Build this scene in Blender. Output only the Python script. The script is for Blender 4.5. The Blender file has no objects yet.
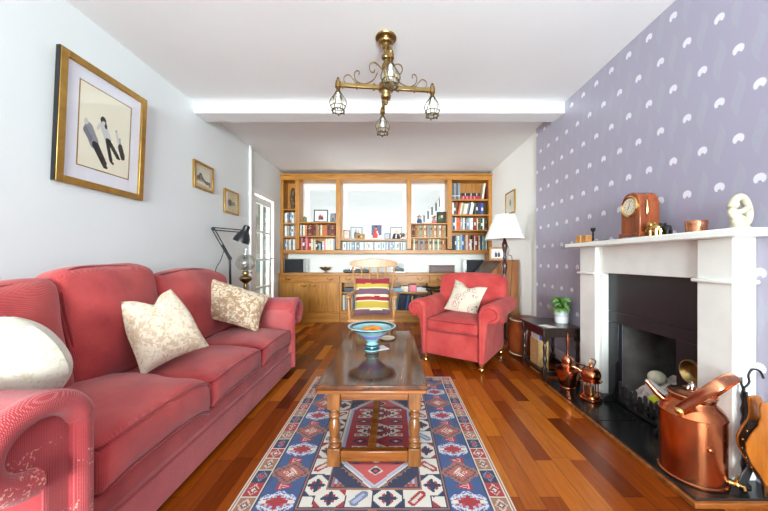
import bpy, bmesh, math, random
import numpy as np
from mathutils import Vector, Matrix, noise
R = random.Random(11)
SC = bpy.context.scene
COL = SC.collection
PI = math.pi

# ------------------------------------------------------------------ colours and materials
def lin(c):
    o = []
    for v in c[:3]:
        v = v / 255.0
        o.append(v / 12.92 if v <= 0.04045 else ((v + 0.055) / 1.055) ** 2.4)
    return (o[0], o[1], o[2], 1.0)

class G:
    """small helper that writes node graphs"""
    def __init__(s, name):
        s.m = bpy.data.materials.new(name)
        s.m.use_nodes = True
        s.t = s.m.node_tree
        s.b = s.t.nodes['Principled BSDF']
        s.out = s.t.nodes['Material Output']
    def n(s, typ, **kw):
        nd = s.t.nodes.new(typ)
        for k, v in kw.items():
            setattr(nd, k, v)
        return nd
    def l(s, a, b):
        s.t.links.new(a, b)
    def put(s, sock, v):
        if isinstance(v, bpy.types.NodeSocket):
            s.l(v, sock)
        else:
            sock.default_value = v
    def f(s, op, a, b=None, c=None):
        nd = s.n('ShaderNodeMath', operation=op)
        s.put(nd.inputs[0], a)
        if b is not None: s.put(nd.inputs[1], b)
        if c is not None: s.put(nd.inputs[2], c)
        return nd.outputs[0]
    def coord(s, scale=(1, 1, 1), rot=(0, 0, 0)):
        tc = s.n('ShaderNodeTexCoord')
        mp = s.n('ShaderNodeMapping')
        mp.inputs['Scale'].default_value = scale
        mp.inputs['Rotation'].default_value = rot
        s.l(tc.outputs['Object'], mp.inputs['Vector'])
        return mp.outputs['Vector']
    def noise(s, vec, scale, detail=3, rough=0.5, dist=0):
        nd = s.n('ShaderNodeTexNoise')
        nd.inputs['Scale'].default_value = scale
        nd.inputs['Detail'].default_value = detail
        nd.inputs['Roughness'].default_value = rough
        nd.inputs['Distortion'].default_value = dist
        s.l(vec, nd.inputs['Vector'])
        return nd.outputs[0]
    def ramp(s, fac, stops):
        nd = s.n('ShaderNodeValToRGB')
        e = nd.color_ramp.elements
        while len(e) < len(stops): e.new(0.5)
        for el, (p, c) in zip(e, stops):
            el.position = p
            el.color = c
        s.l(fac, nd.inputs[0])
        return nd.outputs[0]
    def mix(s, fac, a, b, blend='MIX'):
        nd = s.n('ShaderNodeMix', data_type='RGBA', blend_type=blend)
        s.put(nd.inputs[0], fac)
        s.put(nd.inputs[6], a)
        s.put(nd.inputs[7], b)
        return nd.outputs[2]
    def bump(s, h, strength=0.2, dist=0.01):
        nd = s.n('ShaderNodeBump')
        nd.inputs['Strength'].default_value = strength
        nd.inputs['Distance'].default_value = dist
        s.l(h, nd.inputs['Height'])
        s.l(nd.outputs[0], s.b.inputs['Normal'])
    def set(s, **kw):
        names = {'col': 'Base Color', 'rough': 'Roughness', 'metal': 'Metallic', 'coat': 'Coat Weight',
                 'coatr': 'Coat Roughness', 'sheen': 'Sheen Weight', 'trans': 'Transmission Weight', 'ior': 'IOR',
                 'spec': 'Specular IOR Level'}
        for k, v in kw.items():
            s.put(s.b.inputs[names[k]], v)
        return s.m

def plain(name, rgb, rough=0.5, metal=0.0, var=0.08, vs=6.0, bump=0.0, bs=60.0, **kw):
    g = G(name)
    v = g.coord()
    c = lin(rgb)
    if var:
        nz = g.noise(v, vs, 4)
        lo = tuple(x * (1 - var * 1.6) for x in c[:3]) + (1,)
        hi = tuple(min(1, x * (1 + var * 1.6)) for x in c[:3]) + (1,)
        col = g.ramp(nz, [(0.3, lo), (0.7, hi)])
    else:
        col = c
    if bump:
        g.bump(g.noise(v, bs, 3), bump, 0.01)
    return g.set(col=col, rough=rough, metal=metal, **kw)

def wood(name, dark, light, grain=(1, 12, 12), scale=3.0, rough=0.35, coat=0.0, ring=0.5):
    g = G(name)
    v = g.coord(scale=grain)
    a = g.noise(v, scale, 6, 0.6, 0.6)
    b = g.noise(v, scale * 5, 3, 0.5, 0.2)
    f = g.f('ADD', g.f('MULTIPLY', a, 1 - ring * 0.4), g.f('MULTIPLY', b, ring * 0.4))
    col = g.ramp(f, [(0.32, lin(dark)), (0.68, lin(light))])
    g.bump(b, 0.06, 0.004)
    return g.set(col=col, rough=rough, coat=coat, coatr=0.08)

def fabric(name, dark, light, k=520.0, bump=0.25, sheen=0.25, worn=None, flecks=None):
    g = G(name)
    v = g.coord()
    sp = g.n('ShaderNodeSeparateXYZ'); g.l(v, sp.inputs[0])
    x, y, z = sp.outputs
    s1 = g.f('SINE', g.f('MULTIPLY', g.f('ADD', g.f('ADD', x, y), z), k))
    s2 = g.f('SINE', g.f('MULTIPLY', g.f('SUBTRACT', g.f('SUBTRACT', x, y), g.f('MULTIPLY', z, -1.0)), k))
    w = g.f('MULTIPLY_ADD', g.f('MULTIPLY', s1, s2), 0.5, 0.5)
    nz = g.noise(v, 5, 4, 0.6)
    col = g.ramp(nz, [(0.3, lin(dark)), (0.7, lin(light))])
    if worn:
        n2 = g.noise(v, 2.3, 3)
        thread = g.f('MULTIPLY', g.f('GREATER_THAN', w, 0.72), g.ramp(n2, [(0.35, (0.15, 0.15, 0.15, 1)), (0.7, (0.8, 0.8, 0.8, 1))]))
        col = g.mix(thread, col, lin(worn))
    if flecks:
        fk = g.f('MULTIPLY', g.f('GREATER_THAN', g.noise(v, 120, 2), 0.60), g.f('MULTIPLY', g.f('LESS_THAN', z, 0.55), g.f('LESS_THAN', y, -0.9)))
        fk = g.f('MULTIPLY', fk, g.f('GREATER_THAN', g.noise(v, 12, 2), 0.56))
        col = g.mix(g.f('MULTIPLY', fk, 0.75), col, lin(flecks))
    g.bump(w, bump, 0.004)
    return g.set(col=col, rough=0.9, sheen=sheen, spec=0.2)

def brocade(name, base, pale, scale=9.0, lo=0.47, hi=0.56):
    g = G(name)
    v = g.coord()
    w1 = g.noise(v, scale, 2, 0.5, 2.2)
    w2 = g.noise(v, scale * 4, 2, 0.6, 1.0)
    big = g.noise(v, 3.0, 2)
    f = g.f('MULTIPLY', w2, g.f('ADD', g.f('MULTIPLY', w1, 0.8), g.f('MULTIPLY', big, 1.1)))
    col = g.ramp(f, [(lo - 0.08, lin(base)), (hi - 0.08, lin(pale))])
    g.bump(f, 0.3, 0.006)
    return g.set(col=col, rough=0.55, sheen=0.4)

def glass_thin(name, tint=(0.97, 0.985, 0.98), refl=0.10, edge=0.35):
    g = G(name)
    tr = g.n('ShaderNodeBsdfTransparent'); tr.inputs[0].default_value = tint + (1,)
    gl = g.n('ShaderNodeBsdfGlossy'); gl.inputs['Roughness'].default_value = 0.03
    lw = g.n('ShaderNodeLayerWeight'); lw.inputs[0].default_value = 0.35
    fac = g.f('MULTIPLY_ADD', lw.outputs['Facing'], edge, refl * 0.4)
    mx = g.n('ShaderNodeMixShader')
    g.l(fac, mx.inputs[0]); g.l(tr.outputs[0], mx.inputs[1]); g.l(gl.outputs[0], mx.inputs[2])
    g.l(mx.outputs[0], g.out.inputs['Surface'])
    return g.m

def attr_mat(name, rough=0.9, bump=0.0, bs=300.0, sheen=0.0, coat=0.0):
    g = G(name)
    a = g.n('ShaderNodeAttribute'); a.attribute_name = 'Col'
    if bump:
        g.bump(g.noise(g.coord(), bs, 2), bump, 0.005)
    return g.set(col=a.outputs['Color'], rough=rough, sheen=sheen, coat=coat)

# ------------------------------------------------------------------ mesh builder
def rotz(a): return Matrix.Rotation(math.radians(a), 4, 'Z')
def T(x, y, z): return Matrix.Translation((x, y, z))
def rot(a, ax): return Matrix.Rotation(math.radians(a), 4, ax)

class B:
    def __init__(s):
        s.bm = bmesh.new(); s.mi = 0
    def _done(s, verts, faces_before, M):
        if M is not None:
            for v in verts: v.co = M @ v.co
        s.bm.faces.ensure_lookup_table()
        for f in s.bm.faces[faces_before:]: f.material_index = s.mi
    def box(s, x0, x1, y0, y1, z0, z1, M=None):
        n = len(s.bm.faces)
        vs = [s.bm.verts.new(p) for p in ((x0, y0, z0), (x1, y0, z0), (x1, y1, z0), (x0, y1, z0), (x0, y0, z1), (x1, y0, z1), (x1, y1, z1), (x0, y1, z1))]
        for q in ((0, 3, 2, 1), (4, 5, 6, 7), (0, 1, 5, 4), (1, 2, 6, 5), (2, 3, 7, 6), (3, 0, 4, 7)):
            s.bm.faces.new([vs[i] for i in q])
        s._done(vs, n, M); return s
    def cbox(s, c, d, M=None):
        mm = T(*c) if M is None else T(*c) @ M
        return s.box(-d[0] / 2, d[0] / 2, -d[1] / 2, d[1] / 2, -d[2] / 2, d[2] / 2, mm)
    def rings(s, rings, cap=True, closed=False, loop=True):
        n = len(s.bm.faces); allv = []
        rv = []
        for r in rings:
            vs = [s.bm.verts.new(p) for p in r]; rv.append(vs); allv += vs
        k = len(rings[0]); m = len(rv)
        for i in range(m if closed else m - 1):
            a, b = rv[i], rv[(i + 1) % m]
            for j in range(k if loop else k - 1):
                j2 = (j + 1) % k
                s.bm.faces.new((a[j], a[j2], b[j2], b[j]))
        if cap and not closed:
            s.bm.faces.new(list(reversed(rv[0]))); s.bm.faces.new(rv[-1])
        s._done(allv, n, None); return s
    def lathe(s, prof, c=(0, 0, 0), n=28, M=None, cap=True):
        rings = []
        for r, z in prof:
            r = max(r, 0.0004)
            ring = [Vector((r * math.cos(2 * PI * i / n), r * math.sin(2 * PI * i / n), z)) for i in range(n)]
            mm = T(*c) @ M if M is not None else T(*c)
            rings.append([mm @ p for p in ring])
        return s.rings(rings, cap)
    def tube(s, pts, r, n=10, closed=False, flat=None, cap=True):
        pts = [Vector(p) for p in pts]; m = len(pts)
        rr = r if isinstance(r, (list, tuple)) else [r] * m
        tang = []
        for i in range(m):
            if closed: t = pts[(i + 1) % m] - pts[i - 1]
            else: t = pts[min(i + 1, m - 1)] - pts[max(i - 1, 0)]
            tang.append(t.normalized())
        t0 = tang[0]
        up = Vector((0, 0, 1)) if abs(t0.z) < 0.9 else Vector((1, 0, 0))
        nrm = (up - t0 * up.dot(t0)).normalized()
        rings = []
        for i in range(m):
            t = tang[i]
            nrm = (nrm - t * nrm.dot(t)).normalized()
            bi = t.cross(nrm)
            fl = flat or (1, 1)
            rings.append([pts[i] + nrm * math.cos(2 * PI * k / n) * rr[i] * fl[0] + bi * math.sin(2 * PI * k / n) * rr[i] * fl[1] for k in range(n)])
        return s.rings(rings, cap, closed)
    def cyl(s, p0, p1, r0, r1=None, n=16):
        return s.tube([p0, p1], [r0, r0 if r1 is None else r1], n)
    def ell(s, c, r, M=None, u=20, v=12):
        rings = []
        mm = T(*c) @ M if M is not None else T(*c)
        for i in range(1, v):
            th = PI * i / v
            rings.append([mm @ Vector((r[0] * math.sin(th) * math.cos(2 * PI * k / u), r[1] * math.sin(th) * math.sin(2 * PI * k / u), -r[2] * math.cos(th))) for k in range(u)])
        return s.rings(rings, True)
    def prism(s, pts, a0, a1, axis='x', M=None):
        def P(p, a):
            if axis == 'x': return Vector((a, p[0], p[1]))
            if axis == 'y': return Vector((p[0], a, p[1]))
            return Vector((p[0], p[1], a))
        r0 = [P(p, a0) for p in pts]; r1 = [P(p, a1) for p in pts]
        if M is not None:
            r0 = [M @ p for p in r0]; r1 = [M @ p for p in r1]
        return s.rings([r0, r1], True)
    def rbox(s, c, h, r, cuts=9, bulge=(0, 0, 0), nz=0.0, ns=6.0, M=None, fn=None):
        n = len(s.bm.faces)
        b2 = bmesh.new()
        bmesh.ops.create_cube(b2, size=2.0)
        bmesh.ops.subdivide_edges(b2, edges=b2.edges[:], cuts=cuts, use_grid_fill=True)
        mm = T(*c) @ M if M is not None else T(*c)
        out = {}
        for v in b2.verts:
            u = Vector([math.copysign(1 - (1 - abs(a)) ** 1.5, a) for a in v.co])
            p = Vector([u[i] * h[i] for i in range(3)])
            inn = Vector([max(-(h[i] - r), min(h[i] - r, p[i])) for i in range(3)])
            d = p - inn
            if d.length > 1e-6: p = inn + d.normalized() * r
            for i in range(3):
                j, k = (i + 1) % 3, (i + 2) % 3
                if abs(u[i]) > 0.5:
                    p[i] += math.copysign(bulge[i] * (1 - u[j] ** 2) * (1 - u[k] ** 2), u[i])
            if nz:
                q = p * ns + Vector(c) * 7
                p += noise.noise_vector(q) * nz
            if fn: p = fn(u, p)
            out[v] = s.bm.verts.new(mm @ p)
        for f in b2.faces: s.bm.faces.new([out[v] for v in f.verts])
        b2.free()
        s._done([], n, None); return s
    def pillow(s, w, h, t, M, notch=0.0, nn=16, pinch=0.09, seed=0.0, topin=0.0, rnd=0.0):
        """square cushion, thickness along local Y, standing in local XZ"""
        n0 = len(s.bm.faces)
        def P(i, j, sd):
            u = -1 + 2 * i / nn; v = -1 + 2 * j / nn
            e = max(0.0, (1 - u ** 2) * (1 - v ** 2))
            x = u * w / 2 * (1 - pinch * (1 - v * v)); z = v * h / 2 * (1 - pinch * (1 - u * u))
            th = t / 2 * e ** 0.42
            if rnd:
                x *= 1 - rnd + rnd * math.sqrt(1 - v * v / 2); z *= 1 - rnd + rnd * math.sqrt(1 - u * u / 2)
            x *= 1 - topin * max(0, v) ** 1.5
            if notch:
                z -= notch * math.exp(-(u / 0.33) ** 2) * max(0, v) ** 2 * h
            q = Vector((x * 8 + seed, sd * 2 + seed, z * 8))
            wr = noise.noise(q) * 0.012 * e ** 0.3
            return M @ Vector((x, sd * (th + wr * 0.7), z + wr * 0.5))
        fr = [[s.bm.verts.new(P(i, j, -1)) for j in range(nn + 1)] for i in range(nn + 1)]
        bk = [[fr[i][j] if i in (0, nn) or j in (0, nn) else s.bm.verts.new(P(i, j, 1)) for j in range(nn + 1)] for i in range(nn + 1)]
        for i in range(nn):
            for j in range(nn):
                s.bm.faces.new((fr[i][j], fr[i + 1][j], fr[i + 1][j + 1], fr[i][j + 1]))
                s.bm.faces.new((bk[i][j], bk[i][j + 1], bk[i + 1][j + 1], bk[i + 1][j]))
        s._done([], n0, None); return s
    def xf(s, M):
        for v in s.bm.verts: v.co = M @ v.co
        return s
    def build(s, name, mats, parent=None, bevel=0.0, sub=0, angle=38, local=False, flat=False):
        me = bpy.data.meshes.new(name)
        bmesh.ops.recalc_face_normals(s.bm, faces=s.bm.faces[:])
        root = parent
        while root is not None and root.parent is not None: root = root.parent
        off = None
        if root is not None and not local:
            s.xf((T(*root.location) @ root.rotation_euler.to_matrix().to_4x4()).inverted())
        if parent is None and not local:
            co = [v.co for v in s.bm.verts]
            off = Vector(((min(c.x for c in co) + max(c.x for c in co)) / 2, (min(c.y for c in co) + max(c.y for c in co)) / 2, min(c.z for c in co)))
            s.xf(T(*(-off)))
        s.bm.to_mesh(me); s.bm.free()
        for m in (mats if isinstance(mats, (list, tuple)) else [mats]): me.materials.append(m)
        if not flat:
            for p in me.polygons: p.use_smooth = True
            me.set_sharp_from_angle(angle=math.radians(angle))
        o = bpy.data.objects.new(name, me); COL.objects.link(o)
        if off is not None: o.location = off
        if parent is not None: o.parent = parent
        if bevel:
            md = o.modifiers.new('Bevel', 'BEVEL'); md.width = bevel; md.segments = 2; md.limit_method = 'ANGLE'; md.angle_limit = math.radians(40)
        if sub:
            md = o.modifiers.new('Subsurf', 'SUBSURF'); md.levels = sub; md.render_levels = sub
        return o

def tag(o, label=None, cat=None, group=None, kind=None):
    if label: o['label'] = label
    if cat: o['category'] = cat
    if group: o['group'] = group
    if kind: o['kind'] = kind
    return o
def struct(o): return tag(o, kind='structure')
def thing(name, label, cat, loc=(0, 0, 0), rz=0.0, group=None):
    o = bpy.data.objects.new(name, None); COL.objects.link(o)
    o.location = loc; o.rotation_euler = (0, 0, math.radians(rz)); o.empty_display_size = 0.05
    return tag(o, label, cat, group)
def copy_tree(o, parent=None):
    c = o.copy(); COL.objects.link(c)
    if parent is not None: c.parent = parent
    for ch in list(o.children):
        if ch is not c: copy_tree(ch, c)
    return c

def picture(name, o, u, v, nu, nv, fn, mat, parent=None, thick=0.002):
    """a flat picture: grid of coloured faces from corner o along vectors u and v"""
    o, u, v = Vector(o), Vector(u), Vector(v)
    root = parent
    while root is not None and root.parent is not None: root = root.parent
    W = Matrix.Identity(4)
    if root is not None: W = (T(*root.location) @ root.rotation_euler.to_matrix().to_4x4()).inverted()
    verts = [W @ (o + u * (i / nu) + v * (j / nv)) for j in range(nv + 1) for i in range(nu + 1)]
    faces = [(j * (nu + 1) + i, j * (nu + 1) + i + 1, (j + 1) * (nu + 1) + i + 1, (j + 1) * (nu + 1) + i) for j in range(nv) for i in range(nu)]
    me = bpy.data.meshes.new(name); me.from_pydata(verts, [], faces)
    a = me.color_attributes.new('Col', 'FLOAT_COLOR', 'CORNER')
    arr = np.zeros((len(faces), 4, 4), dtype=np.float32)
    k = 0
    for j in range(nv):
        for i in range(nu):
            arr[k, :, :] = lin(fn((i + 0.5) / nu, (j + 0.5) / nv)); k += 1
    a.data.foreach_set('color', arr.ravel())
    me.materials.append(mat)
    ob = bpy.data.objects.new(name, me); COL.objects.link(ob)
    if parent is not None: ob.parent = parent
    return ob

ORD = ['first', 'second', 'third', 'fourth', 'fifth', 'sixth', 'seventh', 'eighth', 'ninth', 'tenth', 'eleventh', 'twelfth', 'thirteenth',
       'fourteenth', 'fifteenth', 'sixteenth', 'seventeenth', 'eighteenth', 'nineteenth', 'twentieth']
def ordinal(i):
    if i < 20: return ORD[i]
    tens = {2: 'twenty', 3: 'thirty', 4: 'forty', 5: 'fifty', 6: 'sixty'}
    t, u = divmod(i + 1, 10)
    if u == 0: return tens[t][:-1] + 'ieth'
    return tens[t] + '-' + ORD[u - 1]
def smooth_path(pts, n=6):
    """Catmull-Rom through the points"""
    P = [Vector(p) for p in pts]; out = []
    for i in range(len(P) - 1):
        p0, p1, p2, p3 = P[max(i - 1, 0)], P[i], P[i + 1], P[min(i + 2, len(P) - 1)]
        for k in range(n):
            t = k / n
            out.append(0.5 * ((2 * p1) + (-p0 + p2) * t + (2 * p0 - 5 * p1 + 4 * p2 - p3) * t * t + (-p0 + 3 * p1 - 3 * p2 + p3) * t ** 3))
    out.append(P[-1]); return out
# ------------------------------------------------------------------ camera (1.07 m high, level, looking down the room)
cam = bpy.data.objects.new('camera', bpy.data.cameras.new('camera')); COL.objects.link(cam)
cam.location = (0, 0, 1.07); cam.rotation_euler = (PI / 2, 0, 0)
cam.data.sensor_width = 36; cam.data.lens = 36 * 300 / 768
cam.data.shift_x = -9 / 768; cam.data.shift_y = 5.5 / 768
cam.data.clip_start = 0.02
SC.camera = cam

# ------------------------------------------------------------------ materials
M = {}
M['wall'] = plain('white wall paint', (226, 230, 230), 0.85, var=0.012, vs=1.5)
M['wallb'] = plain('off white wall paint', (240, 239, 235), 0.85, var=0.012, vs=1.5)
M['ceil'] = plain('ceiling paint', (240, 239, 239), 0.9, var=0.015, vs=1.2, bump=0.05, bs=90)
M['gloss'] = plain('white gloss paint', (232, 231, 227), 0.35, var=0.012)
M['marble'] = plain('cream white marble', (240, 239, 234), 0.3, var=0.035, vs=7)
M['oak'] = wood('honey oak', (150, 90, 26), (200, 136, 50), (9, 9, 1.0), 2.6, 0.38)
M['oakx'] = wood('honey oak crosswise', (150, 90, 26), (198, 134, 48), (1.0, 9, 9), 2.6, 0.38)
M['oaklight'] = wood('pale golden oak', (170, 110, 40), (205, 146, 66), (9, 9, 1.0), 2.2, 0.35)
M['pine'] = wood('pale beech', (176, 118, 66), (208, 152, 98), (10, 10, 1.2), 2.5, 0.35)
M['darkoak'] = wood('dark oak', (52, 27, 14), (104, 60, 33), (10, 1.2, 10), 2.6, 0.17, 0.0)
M['midoak'] = wood('worn brown oak', (92, 48, 16), (160, 92, 38), (1.2, 10, 10), 2.5, 0.25, 0.3)
M['midoakz'] = wood('worn brown oak upright', (84, 46, 18), (158, 98, 48), (10, 10, 1.4), 2.2, 0.28, 0.3)
M['ebony'] = wood('blackened oak', (22, 14, 11), (52, 34, 26), (10, 10, 1.4), 2.5, 0.3, 0.2)
M['mahog'] = wood('mahogany', (92, 36, 12), (158, 78, 34), (8, 8, 1.4), 3, 0.22, 0.5)
M['bureau'] = wood('bureau oak', (120, 66, 24), (172, 108, 50), (10, 10, 1.0), 2.6, 0.4)
M['brass'] = plain('aged brass', (158, 132, 86), 0.3, 1.0, var=0.12, vs=14)
M['brassd'] = plain('dark lantern brass', (112, 96, 64), 0.35, 0.9, var=0.1)
M['pewter'] = plain('pewter frame', (128, 130, 136), 0.4, 0.5, var=0.05)
M['brassl'] = plain('polished brass', (214, 178, 112), 0.18, 1.0, var=0.06)
M['copper'] = plain('copper', (198, 118, 78), 0.2, 1.0, var=0.2, vs=7, bump=0.06, bs=22)
M['copperp'] = plain('pale copper', (212, 142, 106), 0.2, 1.0, var=0.08, vs=9)
M['silver'] = plain('silver', (200, 200, 200), 0.22, 1.0, var=0.04)
M['gold'] = plain('gold leaf', (176, 138, 72), 0.38, 0.85, var=0.10, vs=18)
M['black'] = plain('black', (22, 22, 24), 0.4, var=0.05)
M['blackm'] = plain('matt black iron', (30, 30, 32), 0.5, 0.4, var=0.1, vs=20, bump=0.1)
M['slate'] = plain('black slate', (36, 41, 47), 0.3, var=0.12, vs=4, bump=0.05, bs=12)
M['hearth'] = plain('polished black hearth slate', (24, 24, 26), 0.2, var=0.2, vs=5, bump=0.03, bs=10)
M['soot'] = plain('sooty fireback', (96, 92, 90), 0.55, var=0.4, vs=5, bump=0.3, bs=14)
M['sofa'] = fabric('red woven sofa cloth', (154, 42, 50), (186, 66, 70), 800, 0.35, 0.3, worn=(232, 158, 152), flecks=(226, 176, 160))
M['sofac'] = fabric('red woven cushion cloth', (150, 38, 46), (190, 68, 66), 800, 0.3, 0.3, worn=(212, 116, 106))
M['arm'] = fabric('red armchair cloth', (168, 52, 52), (196, 80, 75), 900, 0.1, 0.08)
M['pipe'] = fabric('red piping', (128, 28, 34), (150, 44, 48), 900, 0.1)
M['damask'] = brocade('gold and cream damask', (170, 132, 98), (216, 200, 172), 9, 0.50, 0.60)
M['damask2'] = brocade('champagne damask', (196, 168, 138), (222, 206, 182), 11, 0.44, 0.56)
M['cream'] = brocade('cream embossed cloth', (192, 182, 160), (210, 202, 184), 12, 0.42, 0.54)
M['white'] = plain('white', (236, 235, 232), 0.5, var=0.01)
M['paper'] = plain('book pages', (222, 214, 196), 0.9, var=0.04, vs=40)
M['shade'] = plain('white pleated shade', (240, 238, 234), 0.8, var=0.01)
M['attr'] = attr_mat('printed picture', 0.5)
M['rug'] = attr_mat('woven rug', 0.95, 0.35, 420, 0.15)
M['cloth'] = attr_mat('striped cloth', 0.9, 0.2, 500, 0.2)
M['glass'] = glass_thin('clear glass')
M['glasst'] = glass_thin('picture glass', (0.99, 0.99, 0.99), 0.02, 0.06)
M['leather'] = plain('brown leather', (128, 62, 26), 0.35, var=0.2, vs=6, bump=0.1)
M['leaf'] = plain('green leaf', (104, 146, 74), 0.45, var=0.3, vs=30)
M['ceramic'] = plain('white ceramic', (226, 226, 226), 0.35, var=0.02)
M['stone'] = plain('cream carved stone', (186, 176, 152), 0.4, var=0.03)
M['orange'] = plain('orange peel', (226, 140, 44), 0.45, var=0.08, vs=20, bump=0.08, bs=160)
M['teal'] = plain('pale blue glaze', (150, 196, 204), 0.2, var=0.12, vs=9)
M['tealdark'] = plain('dark teal glaze', (30, 66, 74), 0.2, var=0.05)
M['lav'] = plain('lavender glaze', (130, 140, 196), 0.2, var=0.15, vs=12)

def top_mat():
    g = G('polished dark oak top')
    a = g.noise(g.coord(scale=(9, 1.2, 9)), 2.6, 6, 0.6, 0.6)
    col = g.ramp(a, [(0.32, lin((56, 28, 14))), (0.68, lin((112, 64, 34)))])
    rg = g.f('MULTIPLY_ADD', g.noise(g.coord(scale=(6, 1, 6)), 5, 4), 0.16, 0.03)
    g.bump(g.noise(g.coord(scale=(3, 1, 3)), 3, 2), 0.05, 0.01)
    return g.set(col=col, rough=rg, spec=0.5)
M['top'] = top_mat()

def floor_mat():
    g = G('strip wood floor')
    v = g.coord(rot=(0, 0, PI / 2))
    br = g.n('ShaderNodeTexBrick')
    br.offset = 0.37; br.offset_frequency = 2; br.squash = 0.8; br.squash_frequency = 3
    for k, x in (('Scale', 1.0), ('Mortar Size', 0.0009), ('Mortar Smooth', 0.1), ('Bias', 0.0), ('Brick Width', 0.68), ('Row Height', 0.095)):
        br.inputs[k].default_value = x
    br.inputs['Color1'].default_value = (0, 0, 0, 1); br.inputs['Color2'].default_value = (1, 1, 1, 1); br.inputs['Mortar'].default_value = (0.0, 0, 0, 1)
    g.l(v, br.inputs['Vector'])
    base = g.ramp(br.outputs['Color'], [(0.0, lin((88, 34, 6))), (0.35, lin((124, 54, 9))), (0.7, lin((148, 70, 12))), (1.0, lin((190, 108, 30)))])
    v2 = g.coord(scale=(16, 1.3, 1))
    gr = g.noise(v2, 4, 6, 0.65, 0.8)
    col = g.mix(0.55, base, g.ramp(gr, [(0.3, (0.55, 0.48, 0.44, 1)), (0.7, (1.2, 1.17, 1.13, 1))]), 'MULTIPLY')
    col = g.mix(br.outputs['Fac'], col, lin((60, 26, 10)))
    rg = g.f('MULTIPLY_ADD', g.noise(g.coord(), 3, 3), 0.16, 0.16)
    g.bump(gr, 0.04, 0.003)
    return g.set(col=col, rough=rg, coat=0.04, coatr=0.12, spec=0.25)
M['floor'] = floor_mat()

def paper_mat():
    """lilac wallpaper: half-drop repeat of small white fans over faint grey fronds"""
    g = G('lilac fan wallpaper')
    tc = g.n('ShaderNodeTexCoord'); sp = g.n('ShaderNodeSeparateXYZ'); g.l(tc.outputs['Object'], sp.inputs[0])
    y, z = sp.outputs[1], sp.outputs[2]
    def cell(u0, v0, su, sv):
        du = g.f('MULTIPLY', g.f('SUBTRACT', g.f('FRACT', g.f('ADD', g.f('DIVIDE', g.f('SUBTRACT', y, u0), su), 0.5)), 0.5), su)
        dv = g.f('MULTIPLY', g.f('SUBTRACT', g.f('FRACT', g.f('ADD', g.f('DIVIDE', g.f('SUBTRACT', z, v0), sv), 0.5)), 0.5), sv)
        return du, dv
    def fan(u0, v0):
        du, dv = cell(u0, v0, 0.174, 0.445)
        r = g.f('SQRT', g.f('ADD', g.f('MULTIPLY', du, du), g.f('MULTIPLY', dv, dv)))
        th = g.f('ARCTAN2', dv, du)
        edge = g.f('MULTIPLY_ADD', g.f('SINE', g.f('MULTIPLY', th, 16)), 0.0018, 0.0255)
        m = g.f('LESS_THAN', r, edge)
        dvb = g.f('ADD', dv, 0.017)
        rb = g.f('SQRT', g.f('ADD', g.f('MULTIPLY', du, du), g.f('MULTIPLY', dvb, dvb)))
        m = g.f('MULTIPLY', m, g.f('GREATER_THAN', rb, 0.0085))
        m = g.f('MULTIPLY', m, g.f('GREATER_THAN', dv, -0.019))
        lines = g.f('MULTIPLY_ADD', g.f('SINE', g.f('MULTIPLY', th, 16)), 0.2, 0.8)
        return g.f('MULTIPLY', m, lines)
    def frond(u0, v0):
        du, dv = cell(u0, v0, 0.174, 0.445)
        b = g.f('ADD', du, g.f('MULTIPLY', g.f('SINE', g.f('MULTIPLY', dv, 26)), 0.012))
        wv = g.f('MULTIPLY', g.f('COSINE', g.f('MULTIPLY', dv, 13.5)), 0.026)
        return g.f('LESS_THAN', g.f('ABSOLUTE', b), wv)
    w = g.f('MAXIMUM', fan(1.407, 1.457), fan(1.494, 1.679))
    fr = g.f('MAXIMUM', frond(1.407, 1.679), frond(1.494, 1.457))
    nz = g.noise(tc.outputs['Object'], 70, 2)
    fr = g.f('MULTIPLY', fr, g.f('MULTIPLY_ADD', nz, 0.9, 0.1))
    col = g.mix(fr, lin((157, 150, 171)), lin((160, 160, 174)))
    col = g.mix(w, col, lin((236, 234, 240)))
    return g.set(col=col, rough=0.42, spec=0.6, sheen=0.3)
M['paperwall'] = paper_mat()

# ------------------------------------------------------------------ the room
XL, XR, XP, YF, YB, ZC = -1.99, 1.75, 1.72, -5.6, 5.55, 2.657
struct(B().box(XL - 1.5, XR + 0.15, YF - 0.15, YB + 0.2, -0.06, 0.0).build('floor', M['floor'], flat=True)).location = (0, 0, 0)
bpy.data.objects['floor'].data.transform(T((XL - 1.5 + XR + 0.15) / 2, (YF - 0.15 + YB + 0.2) / 2, -0.06))
struct(B().box(XL - 0.15, XR + 0.15, YF - 0.15, YB + 0.2, ZC, ZC + 0.1).build('ceiling', M['ceil'], flat=True))
# ceiling beam
tag(B().box(XL, XP, 3.0, 3.2, 2.55, ZC).build('trim_1', M['ceil'], bevel=0.006), kind='structure')
bpy.data.objects['trim_1']['label'] = 'white plastered beam across the ceiling'

def wall_grid(xs_holes, axis, a0, a1, z0, z1, c0, c1, bld):
    """wall from a0 to a1 with rectangular holes (h0,h1,hz0,hz1), thickness c0..c1"""
    cuts = sorted({a0, a1} | {h for q in xs_holes for h in q[:2]})
    for s0, s1 in zip(cuts, cuts[1:]):
        hs = [q for q in xs_holes if q[0] <= s0 and q[1] >= s1]
        zs = [(z0, z1)] if not hs else [(z0, hs[0][2]), (hs[0][3], z1)]
        for q0, q1 in zs:
            if q1 - q0 < 1e-4: continue
            if axis == 'y': bld.box(c0, c1, s0, s1, q0, q1)
            else: bld.box(s0, s1, c0, c1, q0, q1)
    return bld
# left wall with the glazed door's opening
DY0, DY1, DZ = 4.27, 4.98, 2.06
struct(wall_grid([(DY0, DY1, 0.0, DZ)], 'y', YF, YB, 0, ZC, XL - 0.12, XL, B()).build('wall_left', M['wall'], flat=True))
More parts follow.
